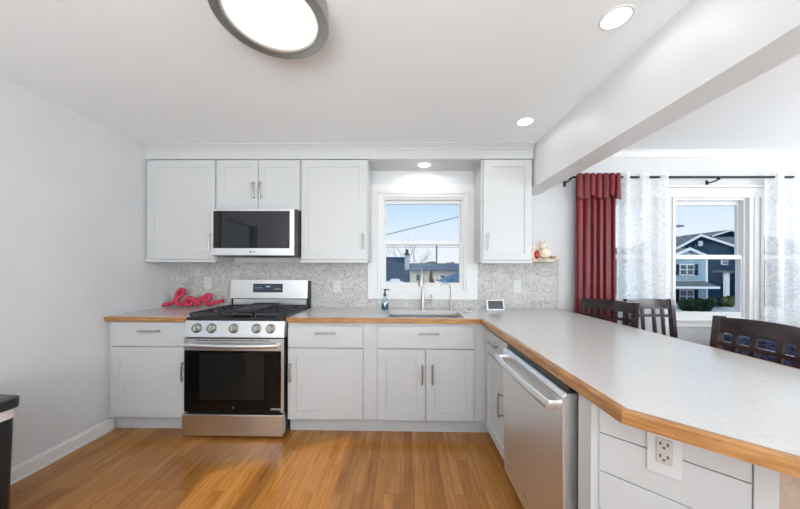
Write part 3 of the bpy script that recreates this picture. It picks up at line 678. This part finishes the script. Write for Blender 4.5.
# ------------------------------------------------------------------ dishwasher
c = thing('dishwasher', 'stainless steel dishwasher with bar handle in the peninsula under the countertop', 'dishwasher', (.9, 1.38, 0))
obj('body', MB().box(.645, 1.21, 1.06, 1.70, .10, .868), 'black', c)
d = obj('door', MB().prism([(.632, .115), (.588, .118), (.584, .30), (.578, .60), (.577, .826), (.590, .836), (.632, .838)], 1.062, 1.706, .003, axis='Y'), 'steel_v', c)
obj('control_strip', MB().box(.600, .640, 1.068, 1.70, .839, .862, .002), 'black', d)

pts = [(.540-.012*(1-(k/8-1)**2), 1.095+.605*k/16, .782) for k in range(17)]
b = MB().tube(pts, .017, 12, sq=(.7, 1.1))
for q in (1.105, 1.688): b.box(.540, .580, q-.014, q+.014, .764, .800, .005)
obj('handle', b, 'steel', d, smooth=True)
obj('emblem', MB().lathe([(0, .5835), (.012, .5835), (.012, .5875), (0, .5875)], (0, 1.40, .20), 18, 'X'), 'knob', d)
obj('toe_panel', MB().box(.672, .69, 1.06, 1.68, 0, .10), 'black', c)

# ------------------------------------------------------------------ ceiling lights
c = thing('ceiling_light', 'large round flush ceiling light with brushed nickel ring over the kitchen floor', 'ceiling light', (-.56, 1.20, 2.40))
obj('ring', MB().lathe([(.228, 2.40), (.232, 2.335), (.228, 2.329), (.190, 2.326), (.184, 2.331), (.184, 2.345), (.205, 2.40)], (-.56, 1.20, 0), 64), 'fixture_ring', c, smooth=True)
obj('diffuser', MB().lathe([(.186, 2.352), (.182, 2.339), (.12, 2.333), (0, 2.331)], (-.56, 1.20, 0), 64), 'lamp_big', c, smooth=True)
lo = light('ceiling_light_lamp', 'AREA', (-.56, 1.20, 2.322), 4, size=.36, color=WARM, shape='DISK')
def downlight(x, y, z, label, power, r=.056):
    c = thing('recessed_light', label, 'ceiling light', (x, y, z), 'recessed ceiling lights')
    obj('trim_ring', MB().lathe([(r+.010, z), (r+.009, z-.003), (r, z-.003), (r-.002, z)], (x, y, 0), 36), 'white', c, smooth=True)
    obj('lamp', MB().lathe([(0, z-.0005), (r, z-.0005), (r, z-.002), (0, z-.002)], (x, y, 0), 36), 'lamp', c, smooth=True)
    light('recessed_light_lamp', 'SPOT', (x, y, z-.012), power, size=.045, color=WARM, spot=math.radians(176), blend=.25)
downlight(.925, 1.29, ZC, 'recessed ceiling light nearest the viewer, beside the beam', 1.6)
downlight(.895, 2.18, ZC, 'recessed ceiling light in front of the right wall cabinet', 1.6)
downlight(.175, 2.706, 2.268, 'recessed light in the alcove above the kitchen window', 5)

# ------------------------------------------------------------------ bin
c = thing('trash_bin', 'black kitchen trash bin with pale liner rim beside the left wall', 'trash bin', (-2.11, 1.12, 0))
def rr(x0, x1, y0, y1, z, r=.04, n=5):
    out = []
    for cx, cy, a0 in ((x1-r, y1-r, 0), (x0+r, y1-r, 90), (x0+r, y0+r, 180), (x1-r, y0+r, 270)):
        for k in range(n+1):
            a = math.radians(a0+90*k/n); out.append((cx+r*math.cos(a), cy+r*math.sin(a), z))
    return out
b = MB(); b.loops([rr(-2.255, -1.935, .87, 1.39, .0), rr(-2.265, -1.928, .86, 1.40, .02), rr(-2.285, -1.922, .835, 1.412, .56)]); obj('body', b, 'bin', c, smooth=True)
b = MB(); b.loops([rr(-2.288, -1.920, .832, 1.415, .553), rr(-2.289, -1.917, .829, 1.418, .60)]); obj('liner_rim', b, 'bag', c, smooth=True)
b = MB(); b.loops([rr(-2.295, -1.912, .82, 1.425, .60), rr(-2.297, -1.910, .818, 1.427, .645), rr(-2.290, -1.917, .826, 1.42, .652), rr(-2.25, -1.96, .87, 1.385, .650), rr(-2.24, -1.97, .88, 1.375, .656)]); obj('lid', b, 'lidtop', c, smooth=True)

# ------------------------------------------------------------------ curtains
YC = 2.755
c = thing('curtain_rod', 'long black curtain rod above the dining windows', 'curtain rod', (2.7, YC, 2.20))
obj('rod', MB().tube([(1.525, YC, 2.168), (4.40, YC, 2.168)], .011, 12), 'rod', c, smooth=True)
obj('finial', MB().lathe([(.010, 1.485), (.018, 1.495), (.019, 1.51), (.012, 1.525), (.011, 1.535)], (0, YC, 2.168), 14, 'X'), 'rod', c, smooth=True)
obj('finial', MB().lathe([(.011, 4.395), (.019, 4.41), (.018, 4.43), (.0, 4.44)], (0, YC, 2.168), 14, 'X'), 'rod', c, smooth=True)
for q in (1.56, 2.935, 4.35):
    b = MB(); b.tube([(q, YC, 2.155), (q, YC+.02, 2.142), (q, YB, 2.142)], .007, 8); b.box(q-.012, q+.012, YB-.006, YB-.001, 2.11, 2.17, .002); b.tube([(q, YC-.014, 2.160), (q, YC-.002, 2.148), (q, YC+.012, 2.160)], .008, 8); obj('bracket', b, 'rod', c, smooth=True)
def drape(x0, x1, zt, zb, waves, amp, y=YC, n=120, nz=24, top=None, flare=0, scallop=None, seed=0, thin=.0):
    b = MB(); rings = []
    rnd = random.Random(seed); ph = [rnd.uniform(-.5, .5) for _ in range(12)]
    for j in range(nz+1):
        t = j/nz; row = []
        for i in range(n+1):
            s_ = i/n; z = zt+(zb-zt)*t
            if scallop: z += scallop(s_)*t
            a = 2*PI*waves*s_+ph[0]*t*1.2+ph[1]*math.sin(3*t+5*s_)
            am = amp*(1-.25*t*math.sin(7*s_+ph[2]))
            x = x0+(x1-x0)*s_+(s_-.5)*flare*t+.006*math.sin(a*2+ph[3])
            row.append((x, y+am*math.cos(a)+.25*am*math.sin(2.3*a+ph[4]*3), z))
        rings.append(row)
    b.loops(rings, cap=False, close=False)
    if thin:
        r2 = bmesh.ops.solidify(b.bm, geom=b.bm.faces[:], thickness=thin)
    return b
c = thing('red_curtain', 'red satin curtain panel with a scalloped valance left of the sheers', 'curtain', (1.9, YC, .3))
obj('panel', drape(1.622, 1.965, 2.175, .03, 5.5, .020, y=YC+.004, thin=.002, seed=3, flare=.02), 'redcloth', c, smooth=True, ang=180)
obj('valance', drape(1.595, 2.005, 2.192, 1.985, 7, .013, y=YC-.040, nz=10, thin=.003, seed=5, scallop=lambda s_: -.035*abs(math.sin(PI*2.5*s_+.3))+(-.05 if s_ > .86 else 0)*0), 'redcloth', c, smooth=True, ang=180)
c = thing('sheer_curtain', 'white lace sheer curtain beside the red curtain', 'curtain', (2.3, YC, .05))
obj('panel', drape(2.005, 2.490, 2.205, .04, 3.0, .030, seed=8, flare=-.01), 'sheer', c, smooth=True, ang=180)
c = thing('sheer_curtain', 'white lace sheer curtain at the right end of the rod', 'curtain', (3.8, YC, .05))
obj('panel', drape(3.395, 4.0, 2.205, .04, 3.5, .030, seed=11), 'sheer', c, smooth=True, ang=180)

# ------------------------------------------------------------------ dining chairs and table
def make_chair():
    r = bpy.data.objects.new('dining_chair', None); COL.objects.link(r)
    w = .22
    # local: seat faces +Y, back at y = -.19, origin on the floor
    def back_y(z): return -.19-.048*max(0, (z-.46)/.56)**1.2
    zt = 1.04
    for s_ in (-1, 1):
        pts = [(s_*(w-.02), -.205, 0), (s_*(w-.02), -.19, .25), (s_*(w-.02), -.19, .46), (s_*(w-.019), back_y(.7), .7), (s_*(w-.018), back_y(.9), .9), (s_*(w-.018), back_y(zt), zt)]
        b = MB(); rings = []
        for (x, y, z) in pts:
            h = .017; d_ = .019 if z > .3 else .016; rings.append([(x-h, y-d_, z), (x+h, y-d_, z), (x+h, y+d_, z), (x-h, y+d_, z)])
        b.loops(rings); obj('rear_post', b, 'wood_dark', r, local=True)
        b = MB(); rings = []
        for z, h in ((0, .014), (.43, .02)):
            x, y = s_*(w-.022), .19; rings.append([(x-h, y-h, z), (x+h, y-h, z), (x+h, y+h, z), (x-h, y+h, z)])
        b.loops(rings); obj('front_leg', b, 'wood_dark', r, local=True)
    def bowed(z0, z1, th, bow, x=w-.034):
        b = MB(); rings = []
        for k in range(13):
            t = k/6-1; q = x*t; y0_ = back_y(z0)-bow*(1-t*t); y1_ = back_y(z1)-bow*(1-t*t); up = .008*(1-t*t) if z1 > 1 else 0
            rings.append([(q, y0_-th, z0), (q, y0_+th, z0), (q, y1_+th, z1+up), (q, y1_-th, z1+up)])
        return b.loops(rings)
    obj('top_rail', bowed(.955, 1.034, .010, .022), 'wood_dark', r, local=True)
    obj('cross_rail', bowed(.884, .906, .008, .022), 'wood_dark', r, local=True)
    obj('lower_rail', bowed(.56, .60, .009, .022), 'wood_dark', r, local=True)
    for sx_ in (-.125, -.052, .052, .125):
        t = sx_/(w-.034); bo = .022*(1-t*t); rings = []
        b = MB()
        for z in (.58, .70, .84, .975):
            y = back_y(z)-bo; rings.append([(sx_-.012, y-.007, z), (sx_+.012, y-.007, z), (sx_+.012, y+.007, z), (sx_-.012, y+.007, z)])
        b.loops(rings); obj('slat', b, 'wood_dark', r, local=True)
    b = MB(); b.box(-w+.04, w-.04, -.19, -.165, .38, .44, .002); b.box(-w+.04, w-.04, .18, .20, .38, .44, .002); b.box(-w+.005, -w+.03, -.17, .17, .38, .44, .002); b.box(w-.03, w-.005, -.17, .17, .38, .44, .002); obj('apron', b, 'wood_dark', r, local=True)
    obj('seat', MB().box(-w+.002, w-.002, -.165, .225, .443, .485, .014, 3), 'leather', r, local=True, smooth=True)
    return r
ch = make_chair()
def place(o, mid, ang, label):    # mid: point under the top rail, ang: direction the seat faces
    d_ = Vector((math.cos(ang), math.sin(ang), 0)); o.location = Vector((mid[0], mid[1], 0))+d_*.265; o.rotation_euler = (0, 0, ang-PI/2); meta(o, label, 'chair', 'dark dining chairs')
place(ch, (1.765, 1.425), PI, 'dark wood dining chair nearest the viewer, its back along the peninsula edge')
c2 = copy_tree(ch); place(c2, (1.735, 2.47), PI+math.radians(24), 'dark wood dining chair in front of the red curtain at the peninsula')
c3 = copy_tree(ch); place(c3, (2.14, 2.60), -PI/2+math.radians(4), 'dark wood dining chair standing in front of the left sheer curtain')

ang = math.radians(19); ux, uy = Vector((math.cos(ang), math.sin(ang), 0)), Vector((math.sin(ang), -math.cos(ang), 0))
tcn = Vector((2.485, 2.305, 0)); TT = fr(tcn, ux, uy, (0, 0, 1))  # u along the far edge, v towards the viewer, w up
TL_, TW_ = 1.06, .90
org = tcn+ux*TL_/2+uy*TW_/2
c = thing('dining_table', 'dining table covered by a navy cloth below the dining windows', 'table', tuple(org))
obj('table_top', MB(TT).box(0, TL_, 0, TW_, .755, .79, .004), 'wood_dark', c)
for a in (.06, TL_-.14):
    for k in (.06, TW_-.14): obj('leg', MB(TT).box(a, a+.08, k, k+.08, 0, .755, .004), 'wood_dark', c)
def cloth():
    b = MB(TT); rings = []; n = 40; hang = .30
    per = []
    for k in range(n): per.append((TL_*k/n, 0, 0, -1))
    for k in range(n): per.append((TL_, TW_*k/n, 1, 0))
    for k in range(n): per.append((TL_*(1-k/n), TW_, 0, 1))
    for k in range(n): per.append((0, TW_*(1-k/n), -1, 0))
    def ring(off, z, amp): return [(u+nx*off+nx*amp*math.sin(i*.9), v+ny*off+ny*amp*math.sin(i*.9), z) for i, (u, v, nx, ny) in enumerate(per)]
    b.loops([ring(-.005, .793, 0), ring(.004, .793, 0), ring(.010, .787, 0), ring(.018, .68, .006), ring(.03, .793-hang, .014)], cap=False)
    b.loops([ring(-.005, .793, 0), ring(-.006, .7935, 0)], cap=True)
    return b
tcl = obj('tablecloth', cloth(), 'navy', smooth=True); meta(tcl, 'navy patterned cloth draped over the dining table', 'tablecloth')

# ------------------------------------------------------------------ outdoors
GZ = -2.7
g = obj('ground', MB().box(-120, 160, 3.6, 220, GZ-.3, GZ), 'ground'); g['kind'] = 'structure'
g = obj('road', MB().box(-60, 140, 21, 29.2, GZ, GZ+.02), 'road'); g['kind'] = 'structure'
def gable(name, label, x0, x1, y0, y1, eave, ridge, wall, roof, along='X', over=.35, ridge_pos=.5, cat='house'):
    r = thing(name, label, cat, ((x0+x1)/2, (y0+y1)/2, GZ)); b = MB()
    if along == 'X':
        ym = y0+(y1-y0)*ridge_pos
        b.prism([(y0, GZ), (y1, GZ), (y1, eave), (ym, ridge-.12), (y0, eave)], x0, x1, axis='X'); obj('wall', b, wall, r)
        k = (ridge-eave)/(ym-y0); k2 = (ridge-eave)/(y1-ym); t = .14
        b = MB(); b.prism([(y0-over, eave-over*k), (ym, ridge), (y1+over, eave-over*k2), (y1+over, eave-over*k2+t), (ym, ridge+t), (y0-over, eave-over*k+t)], x0-over, x1+over, axis='X')
    else:
        xm = x0+(x1-x0)*ridge_pos
        b.prism([(x0, GZ), (x1, GZ), (x1, eave), (xm, ridge-.12), (x0, eave)], y0, y1, axis='Y'); obj('wall', b, wall, r)
        k = (ridge-eave)/(xm-x0); k2 = (ridge-eave)/(x1-xm); t = .14
        b = MB(); b.prism([(x0-over, eave-over*k), (xm, ridge), (x1+over, eave-over*k2), (x1+over, eave-over*k2+t), (xm, ridge+t), (x0-over, eave-over*k+t)], y0-over, y1, axis='Y')
        rk = MB(); rk.prism([(x0-over, eave-over*k-.10), (xm, ridge-.10), (x1+over, eave-over*k2-.10), (x1+over, eave-over*k2+.18), (xm, ridge+.18), (x0-over, eave-over*k+.18)], y0-over-.08, y0-over, axis='Y'); obj('rake_trim', rk, 'outtrim', r)
    obj('roof', b, roof, r); return r
def far_window(r, x0, x1, z0, z1, y, bars=1, shutters=True, t=.10):
    f = MB(); f.box(x0-t, x1+t, y-.06, y-.01, z0-t, z1+t); w = obj('window', f, 'outtrim', r)
    b = MB(); n = bars+1; s_ = (x1-x0-(bars*.14))/n
    for k in range(n): 
        a = x0+k*(s_+.14); b.box(a, a+s_, y-.09, y-.06, z0, (z0+z1)/2-.04); b.box(a, a+s_, y-.09, y-.06, (z0+z1)/2+.04, z1)
    obj('pane', b, 'outglass', w)
    if shutters:
        for a, k in ((x0-t-.42, x0-t-.04), (x1+t+.04, x1+t+.42)): obj('shutter', MB().box(a, k, y-.07, y-.01, z0-.08, z1+.08), 'shutter', r)
# pale blue house
h = gable('house', 'pale blue two-storey house with shutters seen through the middle dining window', 27.8, 31.8, 31, 38, 2.72, 3.60, 'palesiding', 'roofgrey', 'Y', over=.25)
far_window(h, 29.05, 30.35, .95, 1.95, 31); far_window(h, 29.05, 30.35, -1.95, -.72, 31)
b = MB(); b.prism([(29.6, -.35), (31.0, .18), (31.0, .25), (29.6, -.22)], 26.8, 31.6, axis='X'); b.box(26.8, 31.6, 29.55, 29.62, -.42, -.22); obj('porch_roof', b, 'roofgrey', h)
b = MB(); b.box(26.8, 31.6, 29.5, 29.55, -.46, -.24); obj('gutter', b, 'outtrim', h)
b = MB(); b.box(31.7, 31.86, 30.94, 31.0, GZ, 2.7); obj('corner_board', b, 'outtrim', h)
obj('attic_vent', MB().lathe([(0, 30.93), (.18, 30.93), (.18, 30.99), (0, 30.99)], (29.8, 0, 3.0), 16, 'Y'), 'outtrim', h)
# dark blue house
h = gable('house', 'dark blue gabled house with white trim behind the pale blue house', 33.0, 40.6, 36, 44, 4.05, 5.62, 'darksiding', 'roofgrey', 'Y', over=.4, ridge_pos=.37)
b = MB(); b.prism([(37.4, 4.2), (41.4, 6.2), (45.5, 4.2)], 36, 41.2, axis='X'); obj('cross_roof', b, 'roofgrey', h)
b = MB(); b.box(35.85, 36.35, 35.9, 35.98, 4.4, 5.0); obj('attic_window', b, 'outtrim', h)
far_window(h, 38.75, 39.35, 2.2, 2.85, 36, 0, False)
b = MB(); b.box(37.8, 38.15, 34.6, 34.95, GZ, 1.15); obj('porch_column', b, 'outtrim', h)
b = MB(); b.box(40.35, 40.6, 35.9, 36, GZ, 4.0); obj('corner_board', b, 'outtrim', h)
b = MB(); b.box(37.6, 41.0, 34.4, 36, 1.15, 1.40); obj('porch_roof', b, 'roofgrey', h)
h = gable('house', 'grey roofed house with a small peak rising behind the dark blue house', 52.2, 57.5, 50, 58, 7.35, 8.2, 'darksiding', 'roofgrey', 'Y', over=.4)
h = gable('house', 'low house with a greenish grey roof at the left edge of the dining window view', 35.5, 43, 46, 54, 3.6, 5.15, 'bluesiding', 'roofgrey', 'X')
h = gable('house', 'far grey house beyond the right dining window', 46.5, 56, 40, 48, 4.2, 6.3, 'bluesiding', 'roofgrey', 'X')
def hedge(name, label, x0, x1, y, top, m, n, r):
    b = MB(); rnd = random.Random(n)
    for k in range(n):
        b.sph((x0+(x1-x0)*(k+.5)/n+rnd.uniform(-.1, .1), y+rnd.uniform(-.2, .2), (GZ+top)/2), (r, r*.9, (top-GZ)/2*(1+rnd.uniform(-.12, .1))), 3, .35, 1.3)
    o = obj(name, b, m); meta(o, label, 'hedge'); return o
hedge('hedge', 'dark green hedge in front of the pale blue house', 27.7, 30.2, 29.3, -1.45, 'hedge', 6, .45)
hedge('hedge', 'olive brown hedge in front of the dark blue house', 33.2, 37.0, 33.4, -1.55, 'brownhedge', 8, .5)
# evergreen
def conifer(name, label, x, y, h, r, m, seed):
    c = thing(name, label, 'tree', (x, y, GZ)); rnd = random.Random(seed); b = MB()
    for k in range(9):
        t = k/9; b.sph((x+rnd.uniform(-.1, .1)*r, y, GZ+h*(.12+.82*t)), (r*(1.05-t), r*(1.05-t), h*.13), 3, .4, 1.5)
    obj('foliage', b, m, c); obj('trunk', MB().tube([(x, y, GZ), (x, y, GZ+h*.3)], .14*max(r, .5), 8), 'bark', c)
conifer('conifer', 'dark evergreen tree beyond the right dining window', 42.4, 34.5, 5.0, 1.4, 'evergreen', 4)
conifer('conifer', 'narrow bronze leaved tree in front of the cream house', 2.72, 30, 4.6, .5, 'bronze', 5)
# car
c = thing('car', 'red car parked at the near side of the road', 'car', (16.4, 20, GZ))
car = [(15.2, .3), (15.2, .85), (15.5, .98), (16.1, 1.42), (17.3, 1.45), (18.1, 1.02), (19.1, .88), (19.4, .7), (19.42, .3)]
obj('car_body', MB().prism([(u-1, GZ+v) for u, v in car], 19.2, 20.9, .05, axis='Y'), 'carpaint', c, smooth=True)
for u in (14.95, 17.6):
    for yy in (19.17, 20.73): obj('wheel', MB().lathe([(.20, yy), (.32, yy+.01), (.32, yy+.19), (.2, yy+.2)], (u, 0, GZ+.33), 20, 'Y'), 'tyre', c, smooth=True)
b = MB(); b.prism([(15.15, GZ+1.0), (15.35, GZ+1.36), (16.2, GZ+1.38), (16.8, GZ+1.0)], 19.18, 19.21, axis='Y'); obj('side_window', b, 'outglass', c)
# street lamp
c = thing('street_lamp', 'grey street lamp whose arm reaches into the middle dining window', 'street lamp', (21.3, 25, GZ))
obj('pole', MB().tube([(21.3, 25, GZ), (21.3, 25, 5.0)], [.11, .07], 10), 'lampgrey', c, smooth=True)
obj('arm', MB().tube([(21.3, 25, 4.9), (21.7, 25, 5.08), (22.5, 25, 5.12), (22.9, 25, 5.13)], .035, 8), 'lampgrey', c, smooth=True)
obj('lamp_head', MB().sph((23.35, 25, 5.14), (.42, .18, .11)), 'lampgrey', c, smooth=True)
b = MB(); b.box(-9, -5.2, -3, 2.2, GZ, 3.4); nb = obj('house', b, 'palesiding'); meta(nb, 'neighbouring grey house wall outside the left window, beyond the frame', 'house')
# --- behind the kitchen window
h = gable('house', 'low house with dark blue shingle roof at left in the kitchen window', -9, .10, 19.4, 26, .30, 2.14, 'bluesiding', 'roofdark', 'X', over=.25, ridge_pos=.42)
b = MB(); b.box(-.02, .32, 20.7, 21.2, .9, 2.35, .02); ck = obj('chimney', b, 'brick', h); b = MB(); b.box(-.06, .36, 20.66, 21.24, 2.35, 2.45); b.lathe([(.12, 2.45), (.10, 2.75), (.13, 2.78)], (.14, 20.95, 0), 12); obj('chimney_cap', b, 'chimcap', ck)
b = MB(); b.box(-1.25, -.1, 17.8, 18.6, .48, .56); b.box(-.9, -.3, 17.75, 17.8, .52, .75); obj('white_awning', b, 'outtrim', h)
h = gable('house', 'cream house with a long grey roof in the middle of the kitchen window', .75, 9.5, 40, 48, 1.22, 2.2, 'creamsiding', 'bluesiding', 'X', over=.3)
far_window(h, 1.55, 2.5, -.1, .65, 40, 1, False); far_window(h, 4.9, 5.5, -.1, .6, 40, 0, False)
h = thing('house', 'blue roofed house at the lower right of the kitchen window', 'house', (5, 20, GZ))
obj('wall', MB().box(2.6, 7.4, 17.6, 21.6, GZ, .44), 'creamsiding', h)
b = MB(); b.loops([[(2.3, 17.3, .42), (7.7, 17.3, .42), (7.7, 21.9, .42), (2.3, 21.9, .42)], [(2.3, 17.3, .50), (7.7, 17.3, .50), (7.7, 21.9, .50), (2.3, 21.9, .50)], [(4.3, 19.5, 1.42), (5.7, 19.5, 1.42), (5.7, 19.7, 1.42), (4.3, 19.7, 1.42)]]); obj('roof', b, 'roofblue', h)
b = MB(); b.box(2.24, 7.76, 17.22, 17.3, .40, .52); obj('gutter', b, 'outtrim', h); obj('gutter', MB().box(2.22, 2.3, 17.22, 21.9, .40, .52), 'outtrim', h)
# bare trees
def bare_tree(x, y, h, label, seed, spread=1.0, r0=.12):
    rnd = random.Random(seed); c = thing('bare_tree', label, 'tree', (x, y, GZ)); b = MB(); tw = MB()
    def grow(p, d, L, r, lvl, tgt):
        pts = [p]; q = p.copy()
        for k in range(3):
            d = (d+Vector((rnd.uniform(-.18, .18), rnd.uniform(-.12, .12), .05))).normalized(); q = q+d*L/3; pts.append(q.copy())
        tgt.tube(pts, [r, r*.85, r*.7, r*.55], 5 if lvl < 2 else 3, cap=False)
        if lvl >= 4: return
        for k in range(3 if lvl < 3 else 2):
            a = rnd.uniform(-.9, .9)*spread; nd = (d+Vector((a, rnd.uniform(-.5, .5), rnd.uniform(-.05, .4)))).normalized()
            grow(pts[-1] if k else pts[2], nd, L*rnd.uniform(.6, .8), r*.55, lvl+1, tw if lvl >= 0 else tgt)
    grow(Vector((x, y, GZ)), Vector((0, 0, 1)), h*.42, r0, 0, b)
    obj('trunk', b, 'bark', c); obj('branches', tw, 'bark', c)
bare_tree(-1.6, 50.5, 8.2, 'bare tree at the left in the kitchen window', 1, 1.1)
bare_tree(1.2, 51.5, 8.8, 'bare tree above the grey roof, right of the chimney', 2, 1.1)
bare_tree(3.2, 56, 7.4, 'faint bare tree behind the cream house', 3, 1.1, .1)
b = MB(); rnd = random.Random(9)
for k in range(90):
    bx_ = rnd.uniform(3.6, 11.5); b.sph((bx_, 52+rnd.uniform(-1, 1), rnd.uniform(-1.2, 2.1+.5*math.sin(bx_*1.7))), (rnd.uniform(.4, .8), .5, rnd.uniform(.4, .8)), 2, .5, 2)
o = obj('treeline', b, 'brush'); o['kind'] = 'stuff'; meta(o, 'brownish winter brush behind the cream house', 'brush')
c = thing('utility_pole', 'wooden utility pole behind the cream house', 'pole', (6.1, 56, GZ))
obj('pole', MB().tube([(6.1, 56, GZ), (6.1, 56, 6.0)], .14, 8), 'polewood', c)
def wire(pts, label, r):
    o = obj('overhead_wire', MB().tube(pts, r, 6), 'cable', smooth=True); meta(o, label, 'wire', 'overhead wires')
wire([(-6, 10.6, 1.12), (-.60, 10.0, 2.52), (1.84, 9.8, 3.10), (5.5, 9.4, 4.15), (12, 9, 6.2)], 'black cable crossing the upper sash of the kitchen window diagonally', .013)
wire([(-30, 55.8, 5.9), (-12, 55.8, 5.6), (6.1, 55.8, 5.72), (24, 55.8, 5.6), (40, 55.8, 5.9)], 'thin level wire strung on the utility pole', .035)
